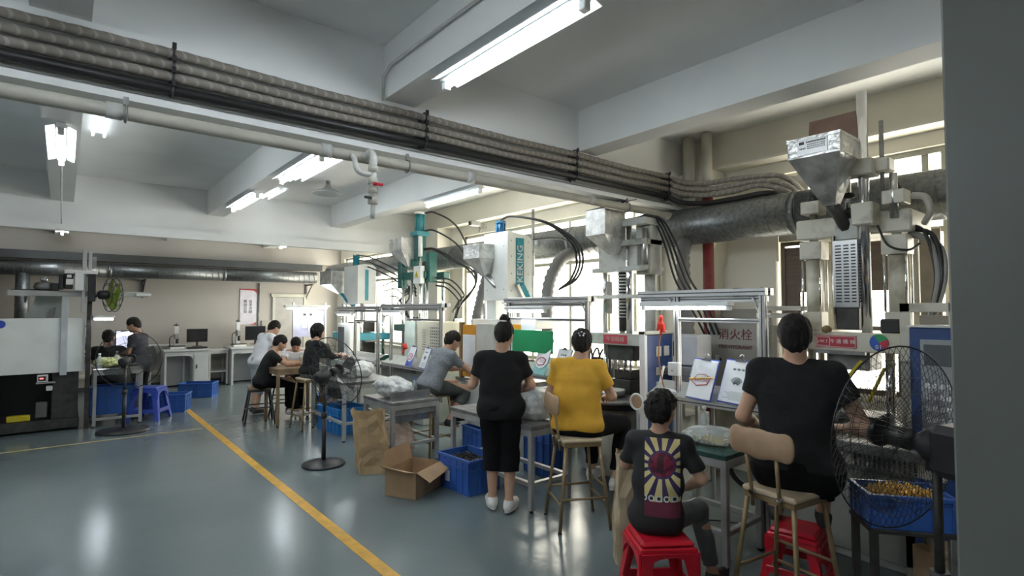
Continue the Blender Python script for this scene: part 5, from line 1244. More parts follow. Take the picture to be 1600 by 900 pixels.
MB().box(-.12, .14, -.20, .12, .28, .56, b=.01).build('case', mat('grey controller', (.30, .31, .33), .5), t); MB().box(-.126, -.118, -.02, .10, .36, .50, b=.003).build('dark_window', screenm, t)
MB().box(-.12, .14, -.20, .12, 0, .27, b=.01).build('lower_case', mat('grey controller low', (.17, .18, .20), .5), t)
for k in range(7): MB().box(-.126, -.118, -.16, .08, .04+.03*k, .052+.03*k).build('slat', midm, t)
MB().box(-.14, .16, -.22, .14, -.03, 0, b=.004).build('stand', alud, t)
for (a, b) in ((-.12, -.2), (.14, -.2), (-.12, .12), (.14, .12)): MB().box(a-.015, a+.015, b-.015, b+.015, -.95, -.03).build('leg', alud, t)
t = thing('red_tag', 'orange red plastic glove hung on the frame post with orange cable', 'tag', (3.94, 2.78, 1.62))
S = SDF(.008); S.cone((0, 0, .06), (0, .01, 0), .02, .026, k=.02, fl=.4, dr=(1, 0, 0)); S.cone((0, -.02, 0), (0, -.03, -.06), .014, .012, k=.01); S.cone((0, .02, 0), (0, .035, -.05), .013, .011, k=.01); S.cone((0, .0, 0), (0, .0, -.08), .014, .012, k=.01); S.build('glove', redrag, t, folds(.003, 40))
MB().tube(spline([(0, 0, -.05), (-.01, .02, -.25), (0, 0, -.45), (.01, -.04, -.6)], 6), .006, 6).build('orange_cable', mat('orange cable', (.45, .16, .05), .5), t)
t = thing('red_rag', 'red rag hung over rail beside the two clipboards', 'rag', (3.90, 7.22, 1.16)); S = SDF(.010); S.cone((0, 0, .05), (0, .05, -.06), .035, .02, k=.03, fl=.5, dr=(1, 0, 0)); S.cone((0, 0, .05), (0, -.05, .02), .03, .02, k=.03); S.build('cloth', redrag, t, folds(.006, 45))
t = thing('guard_frame', 'cream double-railed guard frame behind the largest seated woman', 'frame', (4.25, 1.96, 0))
for (a, b) in ((-.03, .10), (-.03, .04), (.06, -.16)): MB().box(a-.015, a+.015, b-.015, b+.015, .86, 1.76, b=.003).build('post', pvc, t)
for z in (1.70, 1.755): MB().box(-.05, .06, -.22, .12, z-.018, z+.018, b=.003).build('top_rail', pvc, t)
MB().box(.07, .09, -.20, .08, 1.1, 1.62, b=.003).build('clear_sheet', mat('smoky sheet', (.25, .24, .2), .2, alpha=.5), t)

def clipboard(label, x, y, z, w_, h, tilt, yaw, bm, style, seed, z_paper=0):
    t = thing('clipboard', label, 'clipboard', (x, y, z), 0, 'clipboards leaning on the frames')
    M = Matrix.Rotation(yaw, 4, 'Z') @ Matrix.Rotation(tilt, 4, 'Y')
    MB().box(0, .004, -w_/2, w_/2, 0, h, M=M).build('board', bm, t)
    R_ = random.Random(seed); m = MB()
    pw = w_*.47
    if style == 'cloth': m.prism([(-pw, h*.96), (-pw*1.05, h*.45), (-pw*.6, h*.28), (0, h*.22), (pw*.6, h*.28), (pw*1.05, h*.45), (pw, h*.96)], -.006, -.002, 'x', M)
    else: m.box(-.006, -.002, -pw, pw, h*.03, h*.97, M=M)
    pp = m.build('paper', paperm, t)
    if style == 'drawing':
        g = MB()
        for j in range(2):
            for i in range(3):
                cy, cz = (-.6+.6*i)*pw, h*(.80-.0*j) if j == 0 else h*.45
                n = 9 if j else 5
                for k in range(n):
                    a = -.9+1.8*k/(n-1); rr = h*(.05 if j == 0 else .20)
                    if j and i != 1: continue
                    g.tube([M @ Vector((-.008, cy*.5+rr*.25*math.sin(a), cz+rr*.25*math.cos(a)-h*.05)), M @ Vector((-.008, cy*.5+rr*math.sin(a), cz+rr*math.cos(a)-h*.05))], h*.012 if j else .004, 4)
        for k in range(9): g.box(-.0075, -.006, -pw*.8, pw*R_.uniform(.2, .8), h*(.09+.022*k), h*(.095+.022*k), M=M)
        g.build('drawing', mat('grey print', (.20, .25, .24), .7), pp, kind='stuff')
    if style in ('pink', 'cloth'):
        g = MB(); g.tube([M @ Vector((-.008, p[0]*pw, p[1]*h)) for p in ((-.7, .55), (-.5, .38), (.3, .33), (.8, .42), (.4, .6), (-.2, .62), (-.7, .55))], .006, 4)
        for k in range(4): g.box(-.0075, -.006, -pw*.5, pw*R_.uniform(0, .6), h*(.44+.03*k), h*(.45+.03*k), M=M)
        g.build('drawing', mat('pink print', (.45, .12, .15), .7), pp, kind='stuff')
    if style == 'pink':
        g = MB()
        for k in range(9): g.add(*blob(M @ Vector((-.014, -pw+.02+k*pw*.22, h*.55-.004*k)), .010, 5))
        g.build('gold_strip', goldm, t, kind='stuff')
        g = MB(); g.box(-.016, -.010, -pw*1.02, pw*1.02, h*.52, h*.93, M=M); g.build('clear_sleeve', mat('clear sleeve', (.75, .78, .8), .15, alpha=.3), t)
    m = MB(); m.prism([(-.05, h*.955), (.05, h*.955), (.03, h*1.0), (.012, h*1.03), (-.012, h*1.03), (-.03, h*1.0)], -.016, -.004, 'x', M); cl = m.build('clip', blackp, t)
    m = MB(); m.tube([M @ Vector((-.012, .02*math.cos(a), h*1.05+.022*math.sin(a))) for a in np.linspace(0, PI, 7)], .004, 6); m.build('clip_wire', chrome, cl)
    return t
clipboard('clipboard with printed leaf drawings nearest the largest seated woman', 3.895, 2.13, 1.035, .29, .345, math.radians(20), math.radians(-14), bluest, 'drawing', 1)
clipboard('clipboard with pink outline and strip of gold beads in sleeve', 3.90, 2.42, 1.033, .27, .335, math.radians(20), math.radians(-14), bluest, 'pink', 2)
clipboard('pale turquoise clipboard with rounded white sheet left of yellow shirt', 3.88, 4.28, 1.06, .26, .30, math.radians(20), math.radians(-12), mat('pale turquoise board', (.20, .42, .42), .5), 'cloth', 3)
clipboard('pale turquoise clipboard half hidden by the yellow shirt', 3.88, 3.98, 1.06, .26, .30, math.radians(20), math.radians(-12), mat('pale turquoise board', (.20, .42, .42)), 'drawing', 4)
clipboard('blue clipboard with rounded pinkish sheet beside the red rag', 3.84, 7.02, .93, .28, .30, math.radians(20), math.radians(-12), bluest, 'cloth', 5)
clipboard('white paper clipboard beside the head of the grey-shirted worker', 3.84, 6.62, .93, .26, .30, math.radians(20), math.radians(-12), bluest, 'drawing', 6)
tag(lump('', 3.93, 2.72, 1.04, .05, .12, .03, white, 3, 'white_mouse', 'tool', vox=.006, amp=.001), 'small white plastic tool lying on the ledge', 'tool')
tag(MB().tube(spline([(4.1, 2.3, .75), (4.05, 2.2, .45), (4.1, 1.9, .35), (4.15, 2.0, .6), (4.2, 2.1, .8)], 8), .022, 8).build('black_hose', black), 'black hose loop hanging beneath the ledge by the green table', 'hose')
tag(MB().tube(spline([(3.5, 2.75, .012), (3.8, 2.62, .012), (4.1, 2.5, .02), (4.28, 2.2, .03)], 8), .007, 6).build('floor_cable', black), 'thin cable lying on the floor behind the green table', 'cable')

# ------------------------------------------------------------------ pedestal fans
def pedestal_fan(label, x, y, rz, zh, R, tilt, spokes, rings, baser=.26, bladem=None, rim=.006, head=True, motorm=blackp, baseoff=(0, 0), wire=.0022):
    t = thing('pedestal_fan', label, 'fan', (x, y, 0), rz, 'black pedestal fans')
    MB().lathe([(baser*.98, 0), (baser, .012), (baser*.95, .028), (baser*.3, .045), (.035, .06)], n=32).build('base', blackp, t)
    MB().cyl((0, 0, .04), (0, 0, zh*.55), .024, 14).build('lower_pole', blackp, t)
    MB().cyl((0, 0, zh*.55), (0, 0, zh-.05), .017, 12).build('upper_pole', darkm, t)
    MB().cyl((0, 0, zh*.53), (0, 0, zh*.59), .034, 12).build('collar', blackp, t)
    M = Matrix.Translation((0, 0, zh)) @ Matrix.Rotation(tilt, 4, 'X')
    m = MB(); m.lathe([(.03, -.13), (.055, -.12), (.068, -.08), (.070, .02), (.05, .05), (.02, .09)], n=20, M=M @ Matrix.Rotation(-PI/2, 4, 'X')); mo = m.build('motor', motorm, t)
    MB().box(-.03, .03, -.07, .03, zh-.10, zh-.05, b=.006).build('neck', blackp, t)
    yc = .15
    def cage(sgn, nm):
        m = MB(); 
        for i in range(rings):
            f = (i+1)/rings; rr = R*(.18+.82*f); yy = yc+sgn*.085*math.cos(f*PI/2)**.8
            n = 40; m.tube([M @ Vector((rr*math.cos(2*PI*k/n), yy, rr*math.sin(2*PI*k/n))) for k in range(n)], wire*1.7 if i == rings-1 else wire, 4, closed=True)
        for k in range(spokes):
            a = 2*PI*k/spokes; pts = []
            for j in range(6):
                f = j/5; rr = R*(.16+.84*f); pts.append(M @ Vector((rr*math.cos(a+.25*f), yc+sgn*.085*math.cos(f*PI/2)**.8, rr*math.sin(a+.25*f))))
            m.tube(pts, wire, 4, False)
        return m.build(nm, blackp, t, kind='stuff')
    cage(1, 'front_grille'); cage(-1, 'rear_grille')
    m = MB(); n = 40; m.tube([M @ Vector((R*1.005*math.cos(2*PI*k/n), yc, R*1.005*math.sin(2*PI*k/n))) for k in range(n)], rim, 6, closed=True); m.build('cage_rim', blackp, t)
    m = MB().cyl(M @ Vector((0, yc+.07, 0)), M @ Vector((0, yc+.095, 0)), R*.16, 18); m.build('badge', blackp, t)
    MB().cyl(M @ Vector((0, yc-.05, 0)), M @ Vector((0, yc+.03, 0)), .045, 14).build('hub', blackp, t)
    for k in range(3):
        a0 = 2*PI*k/3; m = MB(); vs = []; nr, na = 5, 6
        for s in (0, .004):
            for i in range(nr):
                rr = .04+(R*.86-.04)*i/(nr-1); wd = .35+.55*math.sin((i+.5)/nr*PI*.8)
                for j in range(na):
                    u = j/(na-1)-.5; an = a0+u*wd*1.5; vs.append(M @ Vector((rr*math.cos(an), yc-.01+u*.06+s, rr*math.sin(an))))
        fs = []; N = nr*na
        for s in (0, N):
            for i in range(nr-1):
                for j in range(na-1):
                    q = (s+i*na+j, s+i*na+j+1, s+(i+1)*na+j+1, s+(i+1)*na+j); fs.append(q if s else q[::-1])
        m.add(vs, fs, True); m.build('blade', bladem or mat('smoky blade', (.05, .05, .05), .25, alpha=.45), t)
    return t
pedestal_fan('black pedestal fan with sparse round cage beside the table of bottles', .71, 9.62, math.radians(-22), 1.00, .42, math.radians(4), 4, 2, .33)
pedestal_fan('black pedestal fan standing alone in aisle before the sky blue crate', 2.30, 6.12, math.radians(-66), 1.00, .40, math.radians(12), 18, 3, .235)
f_ = pedestal_fan('large wire-caged black fan beside the grey pillar', 2.72, .62, math.radians(-20), 1.20, .385, math.radians(2), 64, 5, .20, mat('faint blade', (.05, .05, .05), .25, alpha=.22), .0028, wire=.0013)
m = MB().box(-.10, .10, -.26, -.02, 1.10, 1.30, b=.03); m.build('motor_box', blackp, f_)

# ------------------------------------------------------------------ white moulding machine on the far side of the aisle
r = thing('injection_machine', 'horizontal moulding machine with large white cover and dark open base', 'machine', (-.8, 10.6, 0))
pb(MB().box(-3.2, .26, 10.20, 10.26, .84, 1.62, b=.004), 'white_cover', mwhite, r)
pb(MB().box(-3.2, .20, 10.26, 11.4, 1.0, 1.58, b=.01), 'inner_body', darkm, r)
pb(MB().box(-3.2, .22, 10.22, 11.4, .03, .17, b=.01), 'base_rail', darkm, r)
pb(MB().box(-.10, .20, 10.24, 11.4, .17, .84, b=.006), 'base_block', darkm, r)
pb(MB().box(-3.2, -.72, 10.24, 11.4, .17, .84, b=.006), 'base_block', darkm, r)
pb(MB().box(-.72, -.10, 11.0, 11.4, .17, .84), 'rear_plate', blackp, r)
cr = pb(MB().cyl((-.66, 10.198, 1.54), (-.66, 10.192, 1.54), .055, 20), 'blue_badge', bluest, r)
pb(MB().box(-.02, .06, 10.165, 10.20, .80, 1.97, b=.004), 'guard_post', mat('pale grey post', (.5, .53, .54), .4), r)
pb(MB().prism([(-.42, 1.62), (.0, 1.62), (.0, 1.95), (-.30, 1.95)], 10.45, 11.2, 'y'), 'clamp_housing', mat('pale grey housing', (.40, .44, .42), .5), r)
pb(MB().prism([(-.18, 1.62), (-.10, 1.62), (-.08, 1.78), (-.16, 1.75)], 10.38, 10.45, 'y'), 'grey_bracket', midm, r)
pb(MB().box(-.60, 1.02, 10.15, 10.24, 1.935, 2.015, b=.004), 'robot_beam', mat('robot beam grey', (.42, .43, .42), .45), r)
pb(MB().box(-.56, -.05, 10.16, 10.22, 2.016, 2.03), 'cable_strip', blackp, r)
pb(MB().box(.86, 1.05, 10.10, 10.15, 1.95, 1.99, b=.003), 'beam_end', white, r)
pb(MB().box(.20, .25, 10.05, 10.13, 1.70, 2.62, b=.003), 'robot_arm', mat('robot beam grey', (.42, .43, .42)), r)
pb(MB().box(.27, .31, 10.05, 10.13, 2.05, 2.60, b=.003), 'robot_arm', mat('robot beam grey', (.42, .43, .42)), r)
pb(MB().box(.31, .36, 10.06, 10.12, 2.36, 2.52, b=.003), 'sensor_plate', midm, r)
pb(MB().box(.0, .38, 10.02, 10.10, 2.26, 2.31, b=.004), 'arm_bracket', white, r)
pb(MB().box(.12, .22, 10.0, 10.08, 2.02, 2.28, b=.004), 'arm_carriage', white, r)
pb(MB().box(.27, .36, 10.0, 10.08, 1.86, 2.26, b=.004), 'arm_motor', blackp, r)
for (a, b, c_, d) in ((-.06, .0, 2.03, 2.24), (.0, .10, 2.04, 2.26), (-.14, -.06, 2.02, 2.12)): pb(MB().box(a, b, 10.04, 10.16, c_, d, b=.01), 'valve_cluster', blackp, r)
pb(MB().box(.02, .10, 10.0, 10.04, 2.10, 2.18, b=.003), 'white_label', white, r)
pb(MB().box(.03, .08, 10.0, 10.04, 2.20, 2.24, b=.003), 'white_label', white, r)
pb(MB().add(*blob((-.22, 10.2, 2.17), .045, 10)), 'steel_ball', chrome, r)
pb(MB().lathe([(.12, 0), (.14, .03), (.12, .09), (.10, .10)], (-.20, 10.2, 2.03), 16), 'feed_ring', midm, r)
pb(MB().prism([(-.43, 1.93), (-.39, 1.93), (-.40, 1.84), (-.42, 1.84)], 10.16, 10.2, 'y'), 'nozzle', darkm, r)
pb(MB().box(.27, .33, 10.14, 10.20, 0, 1.93, b=.004), 'dark_post', darkm, r)
dp = pb(MB().box(-.26, -.14, 10.17, 10.22, .72, .82, b=.004), 'display_box', white, r)
pb(MB().box(-.245, -.165, 10.164, 10.171, .74, .80), 'display', blackp, r, dp)
pb(MB().box(-.232, -.19, 10.158, 10.164, .762, .778, b=.002), 'red_readout', mat('red digits', (.6, .02, .02), .5, emit=(1, .1, .08), estr=1.5), r, dp)
pb(MB().box(-.27, -.06, 10.14, 10.24, .70, .715), 'small_shelf', alud, r)
pb(MB().box(-.16, -.09, 10.17, 10.24, .59, .66, b=.01), 'socket', white, r)
pb(MB().box(-.27, -.14, 10.3, 10.42, .20, .42, b=.01), 'oil_can', mat('dull can', (.12, .12, .11), .5), r)
tag(MB().box(-.125, .125, -.06, .06, 0, .08, b=.01).build('yellow_tray', yellow, None, (-.45, 10.36, .172)), 'yellow tray on the base of the white-covered machine', 'tray')
table('stainless table carrying bottles and yellow bags', .36, .98, 10.14, 10.72, .86, steel, alud, .10)
o = bpy.data.objects['work_table.005'] if 'work_table.005' in bpy.data.objects else None
if o: MB().box(-.29, .29, -.292, -.287, .48, .82).build('front_panel', steel, o); MB().box(-.30, -.22, -.31, -.285, .60, .68, b=.01).build('socket', white, o)
lump('yellow green bags heaped on the stainless table', .54, 10.42, .862, .34, .30, .16, mat('yellow green film', (.42, .45, .18), .35, dirt=(.55, .55, .45), scale=9, bump=.4), 21, group=None)
tag(MB().box(-.12, .12, -.08, .08, 0, .035, b=.01).build('parts_tray', darkm, None, (.82, 10.40, .862)), 'dark tray of parts at the end of the stainless table', 'tray')
# wall fan on the dark post
w_ = thing('wall_fan', 'black fan with yellow green blades fixed high on the dark post', 'fan', (.50, 10.02, 1.96), math.radians(-72))
M = Matrix.Identity(4)
MB().lathe([(.03, -.12), (.065, -.10), (.07, .0), (.03, .03)], n=16, M=Matrix.Rotation(-PI/2, 4, 'X')).build('motor', blackp, w_)
MB().tube([(0, -.10, 0), (-.06, -.16, -.04), (-.16, -.1, -.06)], .02, 8).build('arm', blackp, w_)
m = MB()
for rr, yy in ((.25, .10), (.25, .03), (.17, .14), (.08, .15), (.17, .0)): m.tube([(rr*math.cos(a), yy, rr*math.sin(a)) for a in np.linspace(0, 2*PI, 33)[:-1]], .005, 5, closed=True)
for k in range(10):
    a = k*PI/5; m.tube([(.05*math.cos(a), .15, .05*math.sin(a)), (.17*math.cos(a), .14, .17*math.sin(a)), (.25*math.cos(a), .10, .25*math.sin(a)), (.25*math.cos(a), .03, .25*math.sin(a)), (.17*math.cos(a), 0, .17*math.sin(a))], .004, 4)
m.build('cage', blackp, w_, kind='stuff')
for k in range(3):
    a0 = 2*PI*k/3; m = MB(); vs = [(0, .06, 0)]; 
    for j in range(7):
        u = j/6-.5; vs.append((.22*math.cos(a0+u*1.8), .07+u*.05, .22*math.sin(a0+u*1.8)))
    vs2 = [(p[0], p[1]+.004, p[2]) for p in vs]
    m.add(vs+vs2, [(0, i, i+1) for i in range(1, 7)]+[(8, 8+i+1, 8+i) for i in range(1, 7)]); m.build('blade', mat('lime blade', (.35, .5, .04), .4), w_)
tg = thing('work_lamp', 'small lit lamp clipped below the lime-bladed fan', 'lamp', (.47, 10.1, 1.60)); MB().box(-.13, .13, -.05, .05, .02, .05, b=.006).build('shade', refl, tg); MB().cyl((-.11, 0, 0), (.11, 0, 0), .014, 8).build('tube', tubem, tg); MB().box(-.16, -.12, -.02, .05, -.01, .06, b=.004).build('clamp', midm, tg)

# ------------------------------------------------------------------ measuring desks along the back wall
def desk(label, x0, x1, y0, y1, z, arch=True):
    t = thing('measuring_desk', label, 'desk', ((x0+x1)/2, (y0+y1)/2, 0), 0, 'measuring desks along the back wall'); a, b = (x1-x0)/2, (y1-y0)/2
    dm_ = mat('pale desk enamel', (.50, .52, .53), .5, var=.05)
    MB().box(-a-.03, a+.03, -b-.03, b+.02, z-.05, z, b=.01).build('desktop', dm_, t)
    MB().box(-a, -a+.04, -b, b, 0, z-.05).build('side_panel', dm_, t); MB().box(a-.30, a, -b, b, 0, z-.05, b=.006).build('cupboard', dm_, t)
    m = MB(); n = 10; pts = [(-a+.04, z-.05), (-a+.04, z-.12)]
    pts = [(-a+.04, z-.05), (-a+.04, z-.14)]+[(a-.42+.12*math.sin(k/n*PI/2), z-.26+.12*math.cos(k/n*PI/2)) for k in range(n+1)]+[(a-.30, z-.05)]
    m.prism(pts, -b, -b+.02, 'y'); m.build('arched_front', dm_, t)
    MB().box(-a+.04, a-.30, b-.04, b-.02, .02, z-.05).build('back_panel', dm_, t)
    d = MB().box(a-.28, a-.02, -b-.012, -b, .06, z-.12, b=.003).build('door', dm_, t); MB().box(a-.24, a-.22, -b-.022, -b-.012, z*.5, z*.5+.09).build('handle', blackp, d)
    return t
def scope(label, x, y, z, s=1.):
    t = thing('measuring_scope', label, 'instrument', (x, y, z), 0, 'measuring scopes on the desks')
    MB().box(-.14, .14, -.14, .14, 0, .05, b=.008).build('stage', white, t); MB().box(-.16, .16, -.10, .10, .05, .07, b=.004).build('glass_stage', darkm, t)
    MB().box(-.04, .04, .08, .16, .05, .50*s, b=.006).build('column', white, t); MB().box(-.05, .05, -.06, .10, .22*s, .34*s, b=.01).build('head', mat('scope grey', (.3, .3, .3), .4), t)
    MB().cyl((0, -.02, .12*s), (0, -.02, .22*s), .03, 12).build('lens', blackp, t)
    m = MB().cyl((-.05, .12, .53*s), (.05, .12, .53*s), .012, 8); m.cyl((0, .12, .50*s), (0, .12, .57*s), .010, 8); m.build('top_knob', blackp, t)
    MB().tube(spline([(-.04, .1, .3*s), (-.12, .08, .25*s), (-.13, .05, .1*s), (-.10, .1, .05)], 5), .01, 6).build('cable', blackp, t)
    return t
def monitor(label, x, y, z, w_, h, sm):
    t = thing('computer_monitor', label, 'monitor', (x, y, z), 0, 'computer monitors at the back')
    MB().box(-w_/2, w_/2, -.02, .02, .10, .10+h, b=.006).build('casing', blackp, t); MB().box(-w_/2+.015, w_/2-.015, -.024, -.02, .115, .085+h).build('screen', sm, t)
    MB().box(-.02, .02, .0, .03, .01, .15).build('stand', blackp, t); MB().box(-.10, .10, -.06, .08, 0, .012, b=.003).build('foot', blackp, t)
    return t
desk('pale measuring desk with arched front beside the blue crates', 1.72, 2.56, 13.9, 14.5, .86)
desk('pale measuring desk with arched front behind the seated group', 3.02, 3.95, 13.8, 14.5, .86)
scope('white measuring scope on the desk beside the blue crates', 1.98, 14.2, .86)
scope('slim white measuring scope on the desk behind the seated group', 3.24, 14.15, .86, 1.15)
monitor('black monitor on the desk beside the blue crates', 2.38, 14.2, .90, .42, .30, screenm)
monitor('black monitor on the desk behind the seated group', 3.62, 14.2, .90, .46, .34, screenm)
tag(MB().box(-.2, .2, -.07, .07, 0, .04, b=.006).build('keyboard', blackp, None, (2.35, 14.02, .862)), 'black keyboard before the monitor by the blue crates', 'keyboard')
monitor('lit monitor partly hidden by the two men', .92, 11.9, .95, .40, .32, mat('lit screen', (.5, .5, .6), .4, emit=(.75, .78, 1), estr=1.0))
scope('white measuring scope hidden behind the seated man', .30, 12.0, .92)
table('plain table holding the lit monitor before the two men', .05, 1.25, 11.7, 12.3, .92, white, alud, 0)
table('pale side table standing between the two measuring desks', 2.58, 3.00, 14.0, 14.5, .82, pvcw, pvcw, .3)
t = thing('desk_shelf', 'pale long shelf board behind the first measuring desk', 'shelf', (1.75, 14.42, .93)); MB().box(-.75, .45, -.08, .08, 0, .03, b=.004).build('board', white, t)
for x in (-.7, .4): MB().box(x-.02, x+.02, -.06, .06, -.93, 0).build('leg', white, t)
# notice board with lamp beyond the turquoise striped machine
r = thing('notice_board', 'lilac lit notice board with hanging papers by the door', 'board', (4.42, 12.6, 0))
pb(MB().box(4.02, 4.70, 12.58, 12.62, 1.12, 1.72, b=.004), 'board', mat('lilac board', (.42, .42, .56), .6), r)
for x in (4.0, 4.72): pb(MB().box(x-.02, x+.02, 12.56, 12.62, 0, 1.9, b=.003), 'post', alu, r)
for (a, b, c_, d) in ((4.18, 4.30, 1.32, 1.62), (4.33, 4.44, 1.24, 1.63), (4.50, 4.66, 1.50, 1.68), (4.50, 4.66, 1.28, 1.46)): pb(MB().box(a, b, 12.565, 12.58, c_, d), 'paper', paperm, r)
for x in (4.24, 4.38): pb(MB().box(x-.03, x+.03, 12.55, 12.565, 1.60, 1.65, b=.003), 'clip', blackp, r)
lh = pb(MB().box(3.72, 4.72, 12.28, 12.38, 1.79, 1.84, b=.01), 'lamp_housing', refl, r)
pb(MB().cyl((3.78, 12.33, 1.765), (4.66, 12.33, 1.765), .014, 10), 'lamp_tube', tubem, r, lh)
for x in (4.0, 4.70): pb(MB().box(x-.015, x+.015, 12.33, 12.60, 1.80, 1.83), 'arm', alu, r)
tag(MB().box(-.10, .10, -.09, .09, 0, .15, b=.02).build('parts_basket', mat('cream basket', (.5, .46, .34), .6, var=.2, scale=20), None, (3.0, 8.75, .862)), 'cream basket on the small brown table', 'basket')
# ------------------------------------------------------------------ the people
R_ = math.radians
def seated(h, dz=.095): return (0, 0, h+dz)
# largest seated woman, back to camera
person('heavy-set woman in black top seated with her back to the camera at the biggest machine', (3.33, 1.42), R_(-66), (0, -.02, .835), (0, .02, 1.435), (0, .03, 1.588), (0, -.12),
       (((-.29, .02, 1.10), (-.22, .27, 1.0)), ((.335, .02, 1.09), (.27, .30, 1.02), (-.5, .9, -.1))),
       (((-.14, .44, .80), (-.13, .46, .44)), ((.16, .44, .80), (.15, .46, .44))), s=1.06, w=1.16, vox=.0075, skinm=skin, shirt=shblack, sleeve=.52, hem=-.0, trousers=trblack, tr_end=.75, shoe=shoeb, hair='low')
# standing woman
person('woman standing with her back to the camera in black tee and cropped black trousers', (3.01, 3.81), R_(-42), (0, 0, .90), (0, .03, 1.36), (.03, .06, 1.52), (.25, -.35),
       (((-.26, .05, 1.07), (-.25, .27, 1.08)), ((.27, .09, 1.07), (.14, .24, 1.00), (-.9, .4, 0))),
       (((-.075, .02, .50), (-.07, -.02, .105), (-.25, 1, 0)), ((.085, .0, .50), (.08, -.10, .105), (.3, 1, 0))), s=1.0, w=1.04, vox=.0075, skinm=skin, shirt=shblack, sleeve=.62, hem=-.12, boxy=.022, bag=1.16, trousers=trblack, tr_end=.42, shoe=shoew, hair='bun')
# yellow shirt
person('worker in mustard yellow tee seated on a tall stool with dark hair clipped up', (3.34, 3.19), R_(-62), (0, -.01, .81), (0, .03, 1.32), (.02, .07, 1.46), (-.25, -.30),
       (((-.26, .06, 1.03), (-.16, .28, .96)), ((.27, .10, 1.02), (.18, .32, .98))),
       (((.02, .42, .72), (.0, .46, .30), (.2, 1, 0)), ((.30, .40, .74), (.26, .26, .30), (.5, 1, 0))), s=1.0, w=1.08, vox=.0075, skinm=skin, shirt=shyel, sleeve=.66, boxy=.035, hem=-.06, trousers=trblack, tr_end=.86, shoe=shoew, hair='clip')
# grey shirt leaning
person('worker in grey tee and cargo trousers leaning forward on a stool, reaching right', (3.44, 5.70), R_(-88), (0, -.02, .84), (.02, .20, 1.24), (.03, .30, 1.36), (.15, -.5),
       (((-.2, .36, 1.0), (-.1, .56, .98)), ((.22, .40, 1.0), (.10, .64, 1.01))),
       (((-.12, .43, .80), (-.12, .40, .40)), ((.14, .44, .76), (.12, .18, .42), (0, 1, -.3))), s=.97, w=1.0, vox=.008, skinm=skin, shirt=shgrey, sleeve=.55, hem=-.05, trousers=trgreen, tr_end=.50, shoe=shoeb, hair='low')
# boy
def boyshirt():
    def bld(x, y, z, op, mix, n, l, tc):
        cz, zc = .04, .86
        dx = op('MULTIPLY', op('ADD', x, -cz+.0), 1.0); dz = op('ADD', z, -zc)
        ang = op('ARCTAN2', dx, dz); ray = op('GREATER_THAN', op('SINE', op('MULTIPLY', ang, 14.)), -.15)
        rad = op('SQRT', op('ADD', op('MULTIPLY', dx, dx), op('MULTIPLY', dz, dz)))
        c = mix(ray, (.045, .03, .10), (.72, .60, .27))
        c = mix(op('LESS_THAN', rad, .078), c, (.06, .04, .13)); 
        no = n.new('ShaderNodeTexNoise'); no.inputs['Scale'].default_value = 26; l.new(tc.outputs['Object'], no.inputs['Vector'])
        c = mix(op('LESS_THAN', rad, .068), c, mix(op('GREATER_THAN', no.outputs['Fac'], .55), (.22, .02, .05), (.09, .01, .03)))
        fig = op('MULTIPLY', op('LESS_THAN', op('ABSOLUTE', op('ADD', dx, op('MULTIPLY', no.outputs['Fac'], .02))), .018), op('LESS_THAN', rad, .050))
        c = mix(op('MULTIPLY', fig, .8), c, (.02, .02, .02))
        # dark red foot band
        c = mix(op('LESS_THAN', z, .655), c, (.12, .015, .035))
        # row of white discs with dark centres
        u = op('ADD', op('FRACT', op('MULTIPLY', op('ADD', dx, .5), 1/.042)), -.5); v = op('MULTIPLY', op('ADD', z, -.672), 1/.042)
        r2 = op('SQRT', op('ADD', op('MULTIPLY', u, u), op('MULTIPLY', v, v)))
        c = mix(op('LESS_THAN', r2, .42), c, (.7, .7, .68)); c = mix(op('LESS_THAN', r2, .24), c, (.02, .02, .03))
        m1 = op('LESS_THAN', op('ABSOLUTE', dx), .098); m2 = op('MULTIPLY', op('GREATER_THAN', z, .575), op('LESS_THAN', z, 1.005)); m3 = op('LESS_THAN', y, .03)
        return mix(op('MULTIPLY', m1, op('MULTIPLY', m2, m3)), (.014, .014, .015), c)
    return expr_mat('printed black cotton', bld, .8)
person('boy in black tee with sunburst back print seated on the red stool', (2.70, 1.95), R_(-60), (0, 0, .555), (.02, .03, 1.02), (.035, .045, 1.165), (.35, -.15),
       (((-.19, .10, .80), (-.12, .28, .78)), ((.25, .02, .78), (.16, .22, .66), (-.5, .9, -.2))),
       (((-.10, .38, .52), (-.10, .36, .14)), ((.22, .33, .50), (.30, .30, .14), (.5, 1, 0))), s=.88, w=.82, vox=.007, skinm=skin, shirt=boyshirt(), boxy=.03, sleeve=.80, hem=-.10, trousers=trgrey, tr_end=.88, shoe=shoeb, hair='boy')
# person in black by the fan
person('person in black seated facing right beside the pedestal fan', (2.84, 8.16), R_(-84), (0, 0, .83), (.0, .08, 1.27), (.0, .13, 1.42), (0, -.25),
       (((-.2, .24, 1.05), (-.1, .46, 1.02)), ((.22, .24, 1.05), (.14, .44, 1.05))),
       (((-.1, .42, .80), (-.1, .40, .36)), ((.1, .42, .80), (.1, .36, .36))), s=.97, w=.95, vox=.010, shirt=shblack, sleeve=1.6, hem=-.05, trousers=trgrey, tr_end=.9, shoe=shoew, hair='bob')
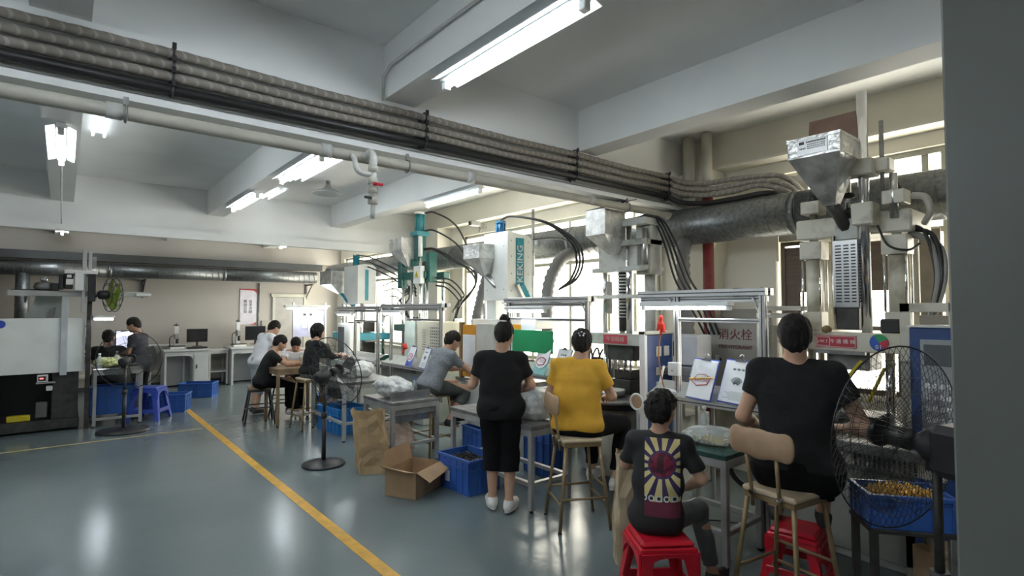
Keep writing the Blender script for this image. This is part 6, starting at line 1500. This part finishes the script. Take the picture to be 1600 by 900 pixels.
# group round the small table
person('worker in black tee seated on dark stool leaning over the small table', (2.40, 9.02), R_(-100), (0, 0, .64), (0, .17, 1.08), (.02, .27, 1.22), (0, -.5),
       (((-.2, .32, .90), (-.06, .55, .90)), ((.22, .34, .90), (.14, .58, .90))),
       (((-.1, .42, .60), (-.1, .44, .14)), ((.12, .42, .60), (.12, .50, .14))), s=.98, w=1.0, vox=.010, shirt=shblack, sleeve=.62, hem=-.05, trousers=trblack, shoe=shoew, hair='low')
person('worker in white tee bending her head down behind the small table', (3.08, 9.50), R_(160), (0, 0, .64), (0, .17, 1.08), (0, .30, 1.17), (0, -.8),
       (((-.2, .30, .90), (-.08, .50, .90)), ((.2, .30, .90), (.08, .50, .90))),
       (((-.1, .36, .60), (-.1, .30, .14)), ((.1, .36, .60), (.1, .30, .14))), s=.95, w=.95, vox=.010, shirt=shwhite, sleeve=.62, hem=-.05, trousers=trblack, shoe=shoeb, hair='low')
person('tall person in white tee and pale knee-length trousers standing bent over the group', (2.55, 9.78), R_(-75), (0, 0, .88), (0, .16, 1.32), (.02, .27, 1.43), (0, -.6),
       (((-.2, .24, 1.05), (-.1, .40, .95)), ((.22, .16, 1.04), (.16, .30, .88))),
       (((-.09, .02, .48), (-.09, -.02, .105)), ((.09, -.02, .48), (.09, -.08, .105))), s=1.0, w=.98, vox=.010, shirt=shwhite, sleeve=.6, hem=-.08, trousers=trlight, tr_end=.35, shoe=shoeb, hair='short')
# two men at the left
stool('stool under the man in black with his back turned by the lit monitor', .58, 11.25, 0, .5, False, woodd, darkm)
person('man in black tee seated with his back turned by the lit monitor', (.58, 11.25), R_(-12), (0, 0, .60), (0, .04, 1.12), (0, .07, 1.28), (0, -.1),
       (((-.30, .06, .92), (-.20, .30, .90)), ((.28, .08, .86), (.16, .32, .90))),
       (((-.14, .38, .56), (-.14, .36, .14)), ((.14, .38, .56), (.14, .36, .14))), s=1.02, w=1.12, vox=.010, skinm=skind, shirt=shblack, sleeve=.62, hem=-.05, trousers=trblack, shoe=shoeb, hair='short')
person('man in dark navy polo standing in profile and looking down', (1.02, 10.98), R_(62), (0, 0, .86), (0, .05, 1.33), (0, .13, 1.49), (0, -.4),
       (((-.2, .10, 1.05), (-.06, .30, .98)), ((.2, .12, 1.05), (.06, .32, .95))),
       (((-.09, .03, .48), (-.09, -.02, .105)), ((.09, .0, .48), (.09, -.06, .105))), s=1.0, w=1.05, vox=.010, skinm=skind, shirt=shnavy, sleeve=.66, hem=-.05, trousers=trblack, shoe=shoeb, hair='short')
